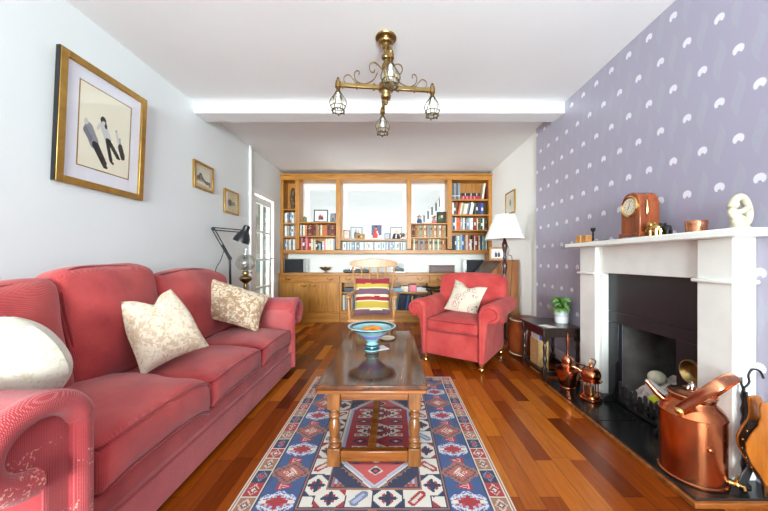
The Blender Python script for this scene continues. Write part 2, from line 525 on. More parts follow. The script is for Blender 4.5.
# right: papered chimney wall with the fire opening, then the plain alcove wall
struct(wall_grid([(1.79, 2.25, 0.0, 0.6)], 'y', YF, 3.6, 0, ZC, XP, XP + 0.1, B()).build('wall_fireplace', M['paperwall'], flat=True))
o = bpy.data.objects["wall_fireplace"]; o.data.transform(T(*o.location)); o.location = (0, 0, 0)
struct(B().box(XR, XR + 0.1, 3.6, YB, 0, ZC).build('wall_right', M['wallb'], flat=True))
# far wall with its three internal windows
WIN = [(-1.656, -1.009, 1.765, 2.50), (-0.927, 0.25, 1.45, 2.50), (0.326, 0.962, 1.745, 2.50)]
struct(wall_grid(WIN, 'x', XL, XR, 0, ZC, YB, YB + 0.16, B()).build('wall_back', M['wallb'], flat=True))
for k, (x0, x1, z0, z1) in enumerate(WIN):
    fr = B(); t = 0.07
    ya, yb = YB + 0.09, YB + 0.14
    fr.box(x0, x0 + t, ya, yb, z0, z1).box(x1 - t, x1, ya, yb, z0, z1).box(x0 + t, x1 - t, ya, yb, z0, z0 + t * 0.7).box(x0 + t, x1 - t, ya, yb, z1 - t * 1.3, z1)
    w = struct(fr.build('window_%d' % (k + 1), M['gloss'], bevel=0.004))
    B().box(x0 + t - 0.005, x1 - t + 0.005, ya + 0.02, ya + 0.026, z0 + t * 0.7 - 0.005, z1 - t * 1.3 + 0.005).build('pane', M['glass'], w)
# the wall behind the camera, with the big window that lights the room
FW = (-1.55, 1.45, 0.75, 2.35)
struct(wall_grid([FW], 'x', XL, XP, 0, ZC, YF - 0.12, YF, B()).build('wall_front', M['wall'], flat=True))
fr = B()
for x in (-1.55, -0.57, 0.41, 1.39): fr.box(x, x + 0.06, YF - 0.1, YF - 0.05, FW[2], FW[3])
fr.box(FW[0], FW[1], YF - 0.1, YF - 0.05, FW[2], FW[2] + 0.06).box(FW[0], FW[1], YF - 0.1, YF - 0.05, FW[3] - 0.06, FW[3])
struct(fr.build('window_4', M['gloss']))

# glazed door in the left wall (flush, white, two columns of four panes)
dr = B(); x0, x1 = XL - 0.05, XL - 0.012
ya, yb = DY0 + 0.03, DY1 - 0.03
dr.box(x0, x1, ya, ya + 0.085, 0.01, DZ - 0.03).box(x0, x1, yb - 0.085, yb, 0.01, DZ - 0.03).box(x0, x1, ya + 0.085, yb - 0.085, 0.01, 0.25).box(x0, x1, ya + 0.085, yb - 0.085, DZ - 0.13, DZ - 0.03)
ym = (ya + yb) / 2
dr.box(x0, x1, ym - 0.014, ym + 0.014, 0.25, DZ - 0.13)
for k in range(1, 4):
    z = 0.25 + (DZ - 0.13 - 0.25) * k / 4
    dr.box(x0 + 0.004, x1 - 0.001, ya + 0.085, yb - 0.085, z - 0.014, z + 0.014)
door = struct(dr.build('door_1', M['gloss'], bevel=0.004))
B().box(x0 + 0.016, x0 + 0.02, ya + 0.08, yb - 0.08, 0.25, DZ - 0.13).build('glass', M['glass'], door)
h = B(); h.cyl((x1, yb - 0.045, 1.11), (x1 + 0.045, yb - 0.045, 1.11), 0.009).tube([(x1 + 0.045, yb - 0.045, 1.11), (x1 + 0.047, yb - 0.09, 1.112), (x1 + 0.045, yb - 0.15, 1.105)], 0.009).box(x1, x1 + 0.006, yb - 0.065, yb - 0.025, 1.0, 1.17)
h.build('door_handle', M['silver'], door)
ar = B()
ar.box(XL, XL + 0.018, DY0 - 0.06, DY0 + 0.012, 0, DZ + 0.06).box(XL, XL + 0.018, DY1 - 0.012, DY1 + 0.06, 0, DZ + 0.06).box(XL, XL + 0.018, DY0 + 0.012, DY1 - 0.012, DZ - 0.012, DZ + 0.06)
tag(ar.build('trim_2', M['gloss'], bevel=0.004), 'white architrave round the glazed door', kind='structure')
# white pipe up the left wall beside the door
pp = B(); pp.cyl((XL + 0.022, 4.14, 0.0), (XL + 0.022, 4.14, ZC), 0.02); pp.cyl((XL + 0.022, 4.14, 1.99), (XL + 0.022, 4.14, 2.02), 0.026)
tag(pp.build('trim_3', M['gloss']), 'white pipe running up the wall beside the glazed door', kind='structure')
# hall behind the glazed door
hall = B(); hall.box(XL - 1.5, XL - 1.42, 3.4, YB, 0, ZC).box(XL - 1.42, XL - 0.12, 3.32, 3.4, 0, ZC).box(XL - 1.42, XL - 0.12, YB - 0.08, YB, 0, ZC).box(XL - 1.5, XL - 0.12, 3.32, YB, ZC, ZC + 0.06)
struct(hall.build('wall_hall', plain('grey green hall paint', (92, 100, 94), 0.8, var=0.03), flat=True))
# skirtings
sk = B(); sk.box(XP - 0.018, XP, 2.66, 3.6, 0, 0.15).box(XP - 0.018, XP, YF, 1.33, 0, 0.15).box(XP - 0.018, XR, 3.6, 3.618, 0, 0.15).box(XR - 0.018, XR, 3.618, 5.1, 0, 0.15)
struct(sk.build('baseboard_right', M['gloss'], bevel=0.004))
sk = B(); sk.box(XL, XL + 0.018, YF, 4.1, 0, 0.15)
struct(sk.build('baseboard_left', M['gloss'], bevel=0.004))

# the bright space behind the internal windows
struct(B().box(-7.5, 7.5, 12.2, 12.3, -0.5, 7.5).build('wall_beyond', plain('white render', (240, 241, 240), 0.9, var=0.01), flat=True))
struct(B().box(-7.5, 7.5, YB + 0.2, 12.2, -0.56, -0.5).build('floor_beyond_bounce', plain('pale bounce floor', (226, 226, 222), 0.9, var=0.02), flat=True))  # unseen, added to bounce light up through the windows onto the ceiling
ra = thing('stair_railing', 'dark stair railing seen climbing through the right-hand internal window', 'railing', (1.1, 6.9, 1.6))
sp0, sp1 = Vector((0.62, 6.9, 1.95)), Vector((1.35, 6.9, 2.72))
B().tube([sp0 + Vector((-.06, 0, .03)), sp1 + Vector((.06, 0, .19))], 0.012).build('handrail', M['silver'], ra)
for k in range(9):
    p = sp0.lerp(sp1, k / 8)
    B().box(p.x - 0.012, p.x + 0.022, p.y - 0.012, p.y + 0.012, p.z - 0.11, p.z + 0.07).build('baluster', M['blackm'] if k < 6 else M['silver'], ra)

# ------------------------------------------------------------------ light: sky, the front window's daylight, and added fill lamps
w = bpy.data.worlds.new('sky'); SC.world = w; w.use_nodes = True
w.node_tree.nodes['Background'].inputs[0].default_value = (0.93, 0.97, 1.0, 1)
w.node_tree.nodes['Background'].inputs[1].default_value = 0.80
def area(name, loc, rx, size, size_y, power, col=(1, 1, 1), rz=0):
    l = bpy.data.lights.new(name, 'AREA'); l.shape = 'RECTANGLE'; l.size = size; l.size_y = size_y; l.energy = power; l.color = col
    o = bpy.data.objects.new(name, l); COL.objects.link(o); o.location = loc; o.rotation_euler = (math.radians(rx), 0, math.radians(rz)); return o
fwl = area('front_window_daylight', (-0.05, YF - 0.16, 1.6), 97, 2.9, 1.6, 265, (0.84, 0.965, 0.98)); fwl.data.spread = math.radians(88)
# added unseen fills: beyond the far windows, in the hall, behind the camera
area('beyond_fill', (-0.2, 6.5, 4.2), -4, 4.0, 0.8, 260, (0.94, 0.99, 1.0)).data.spread = math.radians(60)  # fill lamp added above the view to brighten the far end
hl = area('hall_fill', (XL - 1.38, 4.65, 1.35), 90, 1.2, 1.9, 70, (0.94, 0.99, 1.0)); hl.data.spread = math.radians(105); hl.rotation_euler = (math.radians(94), 0, math.radians(-90))  # fill added in the hall to light the far right through the door
area('ceiling_fill', (0.7, -0.7, 0.9), 180, 0.6, 0.6, 70, (0.76, 0.95, 0.985))  # unseen upward fill added to lift the ceiling
SC.view_settings.view_transform = 'Standard'; SC.view_settings.look = 'None'
SC.view_settings.exposure = 0.38; SC.view_settings.gamma = 1.0; SC.view_settings.use_curve_mapping = False
# ------------------------------------------------------------------ rug
def rug_col(u, v):
    """u across (-0.612..0.612 m), v along (0..1.745 m); knotted geometric pattern, mirrored both ways"""
    CR, RE, BR_, NV, BL, BN, LV, WH = (206, 196, 180), (158, 40, 48), (188, 66, 66), (40, 46, 74), (56, 80, 126), (148, 100, 82), (164, 170, 196), (214, 206, 194)
    HW, HL = 0.612, 0.8725
    a = HW - abs(u); dv = v - HL; b = HL - abs(dv)
    side = a < b
    e = min(a, b)
    s = dv if side else u
    if e < 0.014: return CR if int(e / 0.005) != 1 else BN
    if e < 0.020: return CR
    if e < 0.088:                                   # little squares
        L = 0.088; i = math.floor(s / L); f = s / L - i - 0.5
        t = (e - 0.054) / 0.034
        if abs(f) > 0.47: return CR
        base = (RE, NV, BN)[i % 3] if (i % 3) != 2 else (150, 106, 84)
        d = abs(f) * 2.1 + abs(t)
        if 0.62 < d < 0.86 and (i % 2 or abs(f) > 0.1): return (206, 176, 160) if i % 3 != 1 else (120, 120, 150)
        if d < 0.28: return BR_ if i % 3 == 1 else CR
        if 0.28 < d < 0.42: return BR_ if i % 3 == 1 else NV
        return base
    if e < 0.098: return CR if e < 0.093 else NV
    if e < 0.278:                                   # broad blue border
        t = (e - 0.188) / 0.09                      # -1 outer .. 1 inner
        L = 0.37; f = (s / L) % 1.0
        f1 = (f - 0.5)                              # shield at 0, brown diamond at +-0.5
        q = abs(f1) * L; x = t * 0.09
        # shield
        r = max(q / 0.066, abs(x) / 0.082)
        rr = q / 0.066 + abs(x) / 0.16
        if rr < 1.0 and r < 1.0:
            if rr > 0.80: return (186, 188, 206) if int((q * 1.2 + abs(x)) / 0.011) % 2 else BL
            if rr > 0.66: return (204, 202, 208)
            if rr > 0.60: return (110, 116, 150)
            if q < 0.010 + 0.012 * (abs(x) < 0.02): return RE if abs(x) < 0.05 else WH
            if abs(x) < 0.012: return RE
            return LV if int(x / 0.012) % 2 else BR_ if q < 0.028 else (200, 196, 200)
        f2 = min(f, 1 - f) * L
        dd = math.floor(f2 / 0.011) * 0.011 / 0.075 + math.floor(abs(x) / 0.011) * 0.011 / 0.095
        if dd < 1.0:
            if dd > 0.78: return BN
            if dd > 0.62: return (90, 70, 84)
            if dd > 0.3: return (172, 92, 78)
            return WH if int((x + f2) / 0.008) % 2 else (172, 92, 78)
        f3 = abs(abs(f1) - 0.25) * L
        tri = max(abs(x) / 0.034, abs(f3) / 0.026 + (x + 0.034) / 0.09)
        if tri < 1.0:
            if 0.50 < tri < 0.72: return (214, 150, 156)
            return RE
        if abs(t) > 0.93: return NV
        return BL if noise.noise(Vector((u * 9, v * 3, 0))) < 0.25 else (50, 72, 114)
    if e < 0.292: return BN if e < 0.286 else NV
    if e < 0.386:                                   # cream border with stars and lozenges
        x = e - 0.339; L = 0.13; i = math.floor(s / L); y = s - (i + 0.5) * L
        if i % 2 == 0:
            ax, ay = abs(x), abs(y)
            st = (ax + ay < 0.044) and (min(ax, ay) < 0.0105 or abs(ax - ay) < 0.012)
            if st: return NV if (ax < 0.012 or ay < 0.012) else RE
            if ax + ay > 0.078: return RE if i % 4 else NV
        else:
            p = x * 0.75 + y * 0.66; q = -x * 0.66 + y * 0.75
            if abs(p) < 0.050 and abs(q) < 0.020 and abs(p) + abs(q) * 0.8 < 0.055:
                if abs(q) < 0.008 and abs(p) < 0.034: return CR if i % 4 == 1 else LV
                return RE if i % 4 == 1 else (110, 124, 150)
            if abs(p) + abs(q) > 0.082: return NV
        return WH
    if e < 0.398: return BN
    # field
    HF = HW - 0.398; LF = HL - 0.398
    x = abs(u); y = abs(dv)
    tip = (LF - y) - 0.012                           # distance from the field's end
    hexd = min(tip * 0.93, 1) + 0.0 - x              # >0 inside the hexagon
    hexd = min(hexd + 0.03, HF - x)
    st = math.floor(hexd / 0.006) * 0.006
    if st < 0.0:
        # navy corners with stepped brown blocks
        cx, cy = HF - x, LF - y
        if cx < 0.012 or cy < 0.012: return NV
        if int((cx - cy) / 0.014) % 3 == 0 and hexd > -0.045 and int((x + y) / 0.02) % 2: return BN
        if hexd < -0.06 and cx + cy < 0.085: return BN if int(cx / 0.012) % 2 else RE if cy < 0.03 else LV
        if -0.018 < hexd: return BN if int((x + y) / 0.016) % 2 else NV
        return NV
    if st < 0.012: return WH
    if st < 0.030: return LV
    if st < 0.036 and tip < 0.2: return WH
    if tip < 0.15:
        d = x + abs(tip - 0.105) * 1.1
        if d < 0.03: return NV if d > 0.012 else BR_
        if d < 0.038: return WH
        return (196, 84, 84)
    # red ground
    L = 0.215; k = (y / L); f = (y - L * round(k)); g2 = y - L * (math.floor(k) + 0.5)
    if abs(f) + x * 0.62 < 0.085:
        d = abs(f) + x * 0.62
        if d > 0.07: return WH
        if d > 0.055: return NV if int(x / 0.012) % 2 else WH
        if d < 0.018: return WH
        if d < 0.03: return NV
        return RE
    q = abs(x - 0.105)
    if abs(g2) < 0.034 and q < 0.05:
        d = q / 0.05 + abs(g2) / 0.03
        if d < 1.0: return NV if d > 0.45 else BR_ if d > 0.2 else WH
    if abs(abs(g2) - 0.062) < 0.013 and q < 0.044:
        if abs(abs(g2) - 0.062) > 0.006 or q > 0.034 or q < 0.007: return WH
    return RE

def make_rug():
    nu, nv = 192, 270
    W, L = 1.224, 1.745
    t = 0.011
    verts = [(-W / 2 + W * i / nu, L * j / nv, t + 0.0012 * noise.noise(Vector((i * 0.11, j * 0.11, 3)))) for j in range(nv + 1) for i in range(nu + 1)]
    faces = [(j * (nu + 1) + i, j * (nu + 1) + i + 1, (j + 1) * (nu + 1) + i + 1, (j + 1) * (nu + 1) + i) for j in range(nv) for i in range(nu)]
    cols = [lin(rug_col(-W / 2 + W * (i + 0.5) / nu, L * (j + 0.5) / nv)) for j in range(nv) for i in range(nu)]
    k = len(verts)
    verts += [(-W / 2, 0, 0), (W / 2, 0, 0), (W / 2, L, 0), (-W / 2, L, 0)]
    c = [0, nu, (nv + 1) * (nu + 1) - 1, nv * (nu + 1)]
    edges = [[i for i in range(nu + 1)], [nu + j * (nu + 1) for j in range(nv + 1)], [c[2] - i for i in range(nu + 1)], [c[3] - j * (nu + 1) for j in range(nv + 1)]]
    for q, e in enumerate(edges):
        faces.append(tuple([k + q] + [k + (q + 1) % 4] + list(reversed(e)))); cols.append(lin((206, 196, 180)))
    faces.append((k + 3, k + 2, k + 1, k)); cols.append(lin((160, 150, 140)))
    me = bpy.data.meshes.new('rug'); me.from_pydata(verts, [], faces)
    a = me.color_attributes.new('Col', 'FLOAT_COLOR', 'CORNER')
    arr = np.zeros((len(me.loops), 4), dtype=np.float32); p = 0
    for f, cc in zip(faces, cols):
        arr[p:p + len(f)] = cc; p += len(f)
    a.data.foreach_set('color', arr.ravel())
    me.materials.append(M['rug'])
    o = bpy.data.objects.new('rug', me); COL.objects.link(o); o.location = (-0.088, 1.0, 0.0)
    tag(o, 'blue and red patterned oriental rug under the coffee table', 'rug')
make_rug()

# ------------------------------------------------------------------ sofa along the left wall
sofa = thing('sofa', 'long red three-seat sofa with rolled arms along the left wall', 'sofa', (-1.44, 1.95, 0))
XF = -0.98
def scroll(yi, sgn, zt=0.70, n=10, rr=0.135):
    """rolled-arm outline in (y,z): yi = inner face, sgn = +1 when the roll hangs towards +y"""
    pts = [(yi, 0.04), (yi, zt - rr)]
    cy, cz = yi + sgn * rr, zt - rr
    for k in range(1, 2 * n + 1):
        a = PI - 1.50 * PI * k / (2 * n)
        pts.append((cy + sgn * rr * 1.12 * math.cos(a) + sgn * 0.012, cz + rr * math.sin(a)))
    pts.append((yi + sgn * 0.125, zt - 2 * rr + 0.02)); pts.append((yi + sgn * 0.125, 0.04))
    return pts
for yi, sg in ((0.978, -1), (2.9, 1)):
    pr = scroll(yi, sg)
    b = B(); b.prism(pr, XF - 0.01, -1.86, 'x')
    arm = b.build('arm', M['sofa'], sofa, bevel=0.012)
    c = B()
    path = [(XF - 0.006, p[0] - (0.012 * -sg if i < 2 else 0) * -1, p[1]) for i, p in enumerate(pr[:-2])]
    # facing band that follows the scroll
    inner = []
    yc = sum(p[0] for p in pr[2:-2]) / len(pr[2:-2]); zc = 0.70 - 0.135
    ring = [(p[0], p[1]) for p in pr[:-2]]
    band = []
    for i, p in enumerate(ring):
        if i < 2: q = (p[0] + sg * 0.064, p[1])
        else:
            dx, dz = yc - p[0], zc - p[1]; l = math.hypot(dx, dz); q = (p[0] + dx / l * 0.072, p[1] + dz / l * 0.072)
        band.append(q)
    mid = [(XF - 0.008, (p[0] + q[0]) / 2, (p[1] + q[1]) / 2) for p, q in zip(ring, band)]
    mid = [mid[0]] + smooth_path(mid[1:], 3)
    c.tube(mid, [0.032 if i < 4 else 0.038 for i in range(len(mid))], 14)
    # curled end of the roll
    c.build('facing_band', M['sofa'], arm)
    d = B(); d.tube([(XF - 0.004, p[0], p[1]) for p in [mid_[1:] for mid_ in [mid[-1]]]] + [(XF - 0.03, mid[-1][1], mid[-1][2])], 0.03, 12)
    d.build('curl', M['sofa'], arm)
# base: skirt panel, recessed rail above it, wooden-free underside
b = B(); b.box(XF - 0.86, XF + 0.0, 1.0, 2.9, 0.03, 0.185)
b.build('base', M['sofa'], sofa, bevel=0.012)
b = B(); b.box(XF - 0.84, XF - 0.03, 0.99, 2.91, 0.18, 0.30)
b.build('seat_deck', M['sofac'], sofa, bevel=0.01)
b = B(); b.tube([(XF + 0.002, 1.0, 0.188), (XF + 0.002, 2.9, 0.188)], 0.006, 8); b.build('welt', M['pipe'], sofa)
# camel back
def zback(y):
    pts = [(0.86, 0.72), (1.0, 0.86), (1.2, 0.935), (1.5, 0.96), (1.75, 1.0), (2.0, 1.01), (2.3, 0.97), (2.55, 0.96), (2.75, 0.90), (3.02, 0.74)]
    for (a, za), (c, zc) in zip(pts, pts[1:]):
        if a <= y <= c:
            t = (y - a) / (c - a); t = t * t * (3 - 2 * t); return za + (zc - za) * t
    return pts[-1][1]
ys = [0.86 + 2.16 * i / 40 for i in range(41)]
rings = []
for y in ys:
    z = zback(y); ring = []
    for k in range(9):
        a = PI * k / 8
        ring.append(Vector((-1.80 + 0.075 * math.cos(a), y, z - 0.075 + 0.075 * math.sin(a))))
    ring = [Vector((-1.62, y, 0.2))] + [p + Vector((-0.0, 0, 0)) for p in ring] + [Vector((-1.9, y, 0.06)), Vector((-1.62, y, 0.06))]
    rings.append(ring)
b = B(); b.rings(rings); b.build('back', M['sofa'], sofa)
for k, (y0, y1) in enumerate(((1.005, 1.632), (1.634, 2.266), (2.268, 2.895))):
    b = B(); yc = (y0 + y1) / 2
    dz = (0.045, 0.01, 0.0)[k]
    def fn(u, p, k=k):
        p.z -= (0.03 + (0.035 if k == 0 and u.y > 0 else 0)) * abs(u.y) ** 5 * max(0, u.x) + (0.012 * (u.x - 0.6) if u.z > 0 and u.x > 0.6 else 0)
        return p
    b.rbox((-1.325, yc, 0.355 + dz / 2), (0.345, (y1 - y0) / 2 - 0.002, 0.073 + dz / 3), 0.035, 12, (0.008, 0.0, 0.045), 0.011, 6, fn=fn)
    cu = b.build('seat_cushion', M['sofac'], sofa)
    zt = 0.355 + dz / 2 + 0.073 + dz / 3 - 0.009
    for z in (zt, 0.355 + dz / 2 - 0.064 - dz / 3):
        s1 = 0.055 if k == 0 else 0.024
        q = B(); q.tube(smooth_path([(-1.05, y0 + 0.006, z - 0.022), (-1.002, y0 + 0.012, z - 0.024), (-0.984, y0 + 0.05, z - 0.015), (-0.977, y0 + 0.14, z - 0.002), (-0.976, yc, z + 0.002), (-0.977, y1 - 0.14, z - 0.004), (-0.984, y1 - 0.05, z - s1 * 0.6), (-1.002, y1 - 0.012, z - s1), (-1.05, y1 - 0.006, z - s1)], 5), 0.0055, 8)
        q.build('piping', M['pipe'], cu)
for k, (y0, y1, zt, sl) in enumerate(((1.0, 1.44, 0.965, 0.02), (1.43, 2.02, 1.045, 0.0), (2.01, 2.88, 1.0, -0.16))):
    b = B(); yc = (y0 + y1) / 2; hh = (zt - 0.42) / 2
    def fn(u, p, k=k, sl=sl, hh=hh):
        f = max(0.0, (u.z + 1) / 2)
        if k == 2: p.z += f * (0.012 * math.cos(u.y * 5 + 0.6) - 0.17 * max(0, u.y - 0.35) ** 1.8)
        if k == 0: p.z += f * (-0.05 * max(0, -u.y) ** 2 + 0.01 * u.y)
        if k == 1: p.z -= f * 0.035 * abs(u.y) ** 4
        return p
    mm = rot(-13, 'Y')
    b.rbox((-1.635, yc, 0.42 + hh), (0.10, (y1 - y0) / 2, hh), 0.06, 12, (0.055, 0.0, 0.012), 0.020, 4.6, M=mm, fn=fn)
    cu = b.build('back_cushion', M['sofac'], sofa)
    # piping round the front edge
    pts = []
    for t in range(48):
        a = 2 * PI * t / 48
        cx, sx = math.cos(a), math.sin(a)
        uy = math.copysign(abs(cx) ** 0.28, cx); uz = math.copysign(abs(sx) ** 0.28, sx)
        u = Vector((0.75, uy * 0.97, uz * 0.97))
        p = fn(u, Vector((0.078, uy * ((y1 - y0) / 2 - 0.012), uz * (hh - 0.012))))
        pts.append(T(-1.635, yc, 0.42 + hh) @ mm @ p)
    q = B(); q.tube(pts, 0.006, 8, closed=True); q.build('piping', M['pipe'], cu)

# loose cushions on the sofa
def cushion(label, M4, w, h, t, mat, notch=0.0, seed=0.0, nn=18, pinch=0.09, topin=0.0, rnd=0.0):
    b = B(); b.pillow(w, h, t, M4, notch, nn, pinch, seed, topin, rnd)
    o = b.build('scatter_cushion', mat); tag(o, label, 'cushion'); return o
cushion('gold and cream damask cushion with dented top, middle of the red sofa', T(-1.335, 1.74, 0.685) @ rotz(56) @ rot(-24, 'X') @ rot(-13, 'Y'), 0.36, 0.42, 0.16, M['damask2'], 0.12, 1.0, topin=0.32)
cushion('brown and cream damask cushion leaning at the far end of the red sofa', T(-1.37, 2.58, 0.695) @ rotz(38) @ rot(-32, 'X') @ rot(24, 'Y'), 0.52, 0.37, 0.17, M['damask'], 0.0, 4.0)
cushion('plump cream cushion behind the near arm of the red sofa', T(-1.43, 1.10, 0.66) @ rotz(8) @ rot(4, 'X') @ rot(48, 'Y'), 0.37, 0.40, 0.21, M['cream'], 0.0, 7.0, pinch=0.0, rnd=0.75)

# ------------------------------------------------------------------ armchair (built in its own frame: front towards local -Y)
ac = thing('armchair', 'red upholstered armchair with rolled arms and brass castors by the lamp', 'armchair', (0.785, 3.32, 0), -34)
def loc(b, name, mat, par, **k): return b.build(name, mat, par, local=True, **k)
b = B(); b.box(-0.315, 0.315, -0.335, 0.36, 0.085, 0.335); loc(b, 'base', M['arm'], ac, bevel=0.015)
b = B(); b.rbox((0, -0.06, 0.40), (0.285, 0.30, 0.07), 0.045, 9, (0, 0.02, 0.04), 0.005, 6); sc_ = loc(b, 'seat_cushion', M['arm'], ac)
q = B()
for z in (0.453, 0.35): q.tube(smooth_path([(-0.28, -0.30, z), (-0.26, -0.352, z), (0, -0.372, z), (0.26, -0.352, z), (0.28, -0.30, z)], 5), 0.005, 8)
loc(q, 'piping', M['pipe'], sc_)
def ascroll(xi, sg, zt=0.665, rr=0.088, n=8):
    pts = [(xi, 0.085), (xi, zt - rr)]
    cx, cz = xi + sg * rr, zt - rr
    for k in range(1, 2 * n + 1):
        a = PI - 1.5 * PI * k / (2 * n)
        pts.append((cx + sg * rr * 1.15 * math.cos(a) + sg * 0.012, cz + rr * math.sin(a)))
    pts += [(xi + sg * 0.075, zt - 2 * rr - 0.02), (xi + sg * 0.06, 0.3), (xi + sg * 0.05, 0.085)]
    return pts
for sg in (-1, 1):
    pr = ascroll(sg * 0.285, sg)
    b = B()
    ringsA = []
    for y, dz in ((-0.37, -0.012), (-0.345, 0.0), (-0.1, 0.0), (0.2, 0.012), (0.33, 0.02)):
        ringsA.append([Vector((p[0], y, p[1] + (dz if p[1] > 0.4 else 0))) for p in pr])
    b.rings(ringsA); arm = loc(b, 'arm', M['arm'], ac, bevel=0.012)
    xc = sum(p[0] for p in pr[2:-3]) / len(pr[2:-3]); zc = 0.577
    mid = [(p[0] + (sg * 0.018 if i < 2 else (xc - p[0]) * 0.2), -0.372, p[1] - 0.012 + (0 if i < 2 else (zc - p[1]) * 0.2)) for i, p in enumerate(pr[:-3])]
    b = B(); b.tube([(mid[0][0], mid[0][1], 0.1)] + smooth_path(mid[1:], 2), 0.018, 10)
    loc(b, 'facing_band', M['arm'], arm)
def bfn(u, p):
    if u.z > 0: p.x *= 1 - 0.01 * u.z
    if u.z > 0.6: p.z -= 0.03 * abs(u.x) ** 3
    p.y += 0.03 * (u.x ** 2) * -1
    return p
b = B(); b.rbox((0, 0.30, 0.645), (0.40, 0.09, 0.275), 0.06, 10, (0, 0.03, 0.015), 0.006, 4, M=rot(-9, 'X'), fn=bfn); loc(b, 'back', M['arm'], ac)
b = B(); b.box(-0.33, 0.33, 0.30, 0.40, 0.085, 0.62); loc(b, 'back_panel', M['arm'], ac, bevel=0.02)
for sx in (-1, 1):
    for y in (-0.33, 0.37):
        b = B(); b.cyl((sx * 0.30, y, 0.05), (sx * 0.30, y, 0.10), 0.022, 0.026)
        leg = loc(b, 'leg', M['midoakz'], ac)
        b = B(); b.lathe([(0.0, 0.0), (0.018, 0.002), (0.030, 0.012), (0.034, 0.024), (0.030, 0.036), (0.022, 0.044), (0.024, 0.052), (0.024, 0.058), (0, 0.06)], (sx * 0.30, y, 0.0), 18)
        loc(b, 'castor', M['brassl'], leg)
MA = T(0.785, 3.32, 0) @ rotz(-34)
paisley = G('cream paisley cloth')
v = paisley.coord(); vo = paisley.n('ShaderNodeTexVoronoi'); vo.inputs['Scale'].default_value = 14; paisley.l(v, vo.inputs['Vector'])
dn = paisley.f('MULTIPLY_ADD', paisley.noise(v, 26, 2), 0.16, vo.outputs['Distance'])
CRM = lin((212, 202, 182))
fr_ = paisley.f('FRACT', paisley.f('MULTIPLY', dn, 2.6))
colp = paisley.ramp(fr_, [(0.0, lin((160, 84, 88))), (0.16, lin((160, 84, 88))), (0.20, CRM), (0.55, CRM), (0.58, lin((190, 150, 140))), (0.66, lin((190, 150, 140))), (0.70, CRM)])
colp = paisley.mix(paisley.f('GREATER_THAN', paisley.noise(v, 9, 1), 0.50), CRM, colp)
M['paisley'] = paisley.set(col=colp, rough=0.85)
cushion('cream paisley cushion propped in the red armchair', MA @ T(-0.02, 0.09, 0.645) @ rot(-26, 'X') @ rot(12, 'Y'), 0.40, 0.38, 0.13, M['paisley'], 0.13, 2.5)
# ------------------------------------------------------------------ coffee table
ct = thing('coffee_table', 'long dark polished oak coffee table with turned legs on the rug', 'table', (-0.107, 2.075, 0))
ZR = 0.0125
b = B(); b.box(-0.387, 0.173, 1.488, 2.66, 0.426, 0.452); b.build('tabletop', M['top'], ct, bevel=0.006)
b = B(); b.box(-0.383, 0.169, 1.492, 2.656, 0.404, 0.426); b.build('edge_moulding', M['midoak'], ct, bevel=0.008)
LX, LY = (-0.306, 0.112), (1.572, 2.576)
prof = [(0.024, 0.102), (0.030, 0.106), (0.030, 0.114), (0.020, 0.120), (0.024, 0.126), (0.031, 0.134), (0.031, 0.142), (0.022, 0.150), (0.024, 0.165), (0.030, 0.190), (0.032, 0.205), (0.028, 0.225), (0.021, 0.245), (0.019, 0.252), (0.029, 0.260), (0.031, 0.266), (0.029, 0.272), (0.020, 0.280), (0.022, 0.290), (0.030, 0.296), (0.030, 0.302), (0.024, 0.306)]
for x in LX:
    for y in LY:
        b = B(); b.box(x - 0.033, x + 0.033, y - 0.033, y + 0.033, ZR, 0.103); b.box(x - 0.033, x + 0.033, y - 0.033, y + 0.033, 0.305, 0.405)
        b.lathe([(r, z) for r, z in prof], (x, y, 0), 22)
        b.build('leg', M['midoakz'], ct, bevel=0.006)
for y in LY:
    b = B(); b.box(LX[0] + 0.033, LX[1] - 0.033, y - 0.012, y + 0.012, 0.345, 0.404); b.build('apron', M['midoak'], ct, bevel=0.003)
    b = B(); b.box(LX[0] + 0.033, LX[1] - 0.033, y - 0.02, y + 0.02, 0.03, 0.085); b.build('stretcher', M['midoak'], ct, bevel=0.005)
for x in LX:
    b = B(); b.box(x - 0.012, x + 0.012, LY[0] + 0.033, LY[1] - 0.033, 0.345, 0.404); b.build('apron', M['midoak'], ct, bevel=0.003)
b = B(); b.box(LX[0] + 0.172, LX[0] + 0.214, LY[0] + 0.02, LY[1] - 0.02, 0.032, 0.08); b.build('stretcher', M['midoak'], ct, bevel=0.005)
ZT = 0.4525
# bowl on the table
bw = thing('fruit_bowl', 'pale blue glazed pedestal bowl with dark rim on the coffee table', 'bowl', (-0.146, 2.09, ZT))
b = B(); b.lathe([(0.0, 0.002), (0.052, 0.0), (0.055, 0.008), (0.044, 0.018), (0.043, 0.026), (0.050, 0.032), (0.050, 0.038), (0.034, 0.048), (0.034, 0.056), (0.052, 0.078), (0.088, 0.112), (0.128, 0.143), (0.158, 0.160), (0.167, 0.164), (0.168, 0.169), (0.160, 0.170), (0.125, 0.152), (0.085, 0.122), (0.050, 0.088), (0.02, 0.075), (0.0, 0.073)], (-0.146, 2.09, ZT), 48, cap=False)
body = b.build('bowl', M['teal'], bw)
b = B(); b.lathe([(0.134, 0.1582), (0.152, 0.1672), (0.1525, 0.1660), (0.1345, 0.157)], (-0.146, 2.09, ZT), 48, cap=False); b.build('rim_band', M['tealdark'], body)
b = B(); b.lathe([(0.1395, 0.1485), (0.1565, 0.1575), (0.1555, 0.1585), (0.1385, 0.1495)], (-0.146, 2.09, ZT), 48, cap=False); b.build('rim_band', M['tealdark'], body)
b = B(); b.lathe([(0.056, 0.0085), (0.0452, 0.018), (0.0442, 0.025), (0.0455, 0.018)], (-0.146, 2.09, ZT), 40, cap=False)
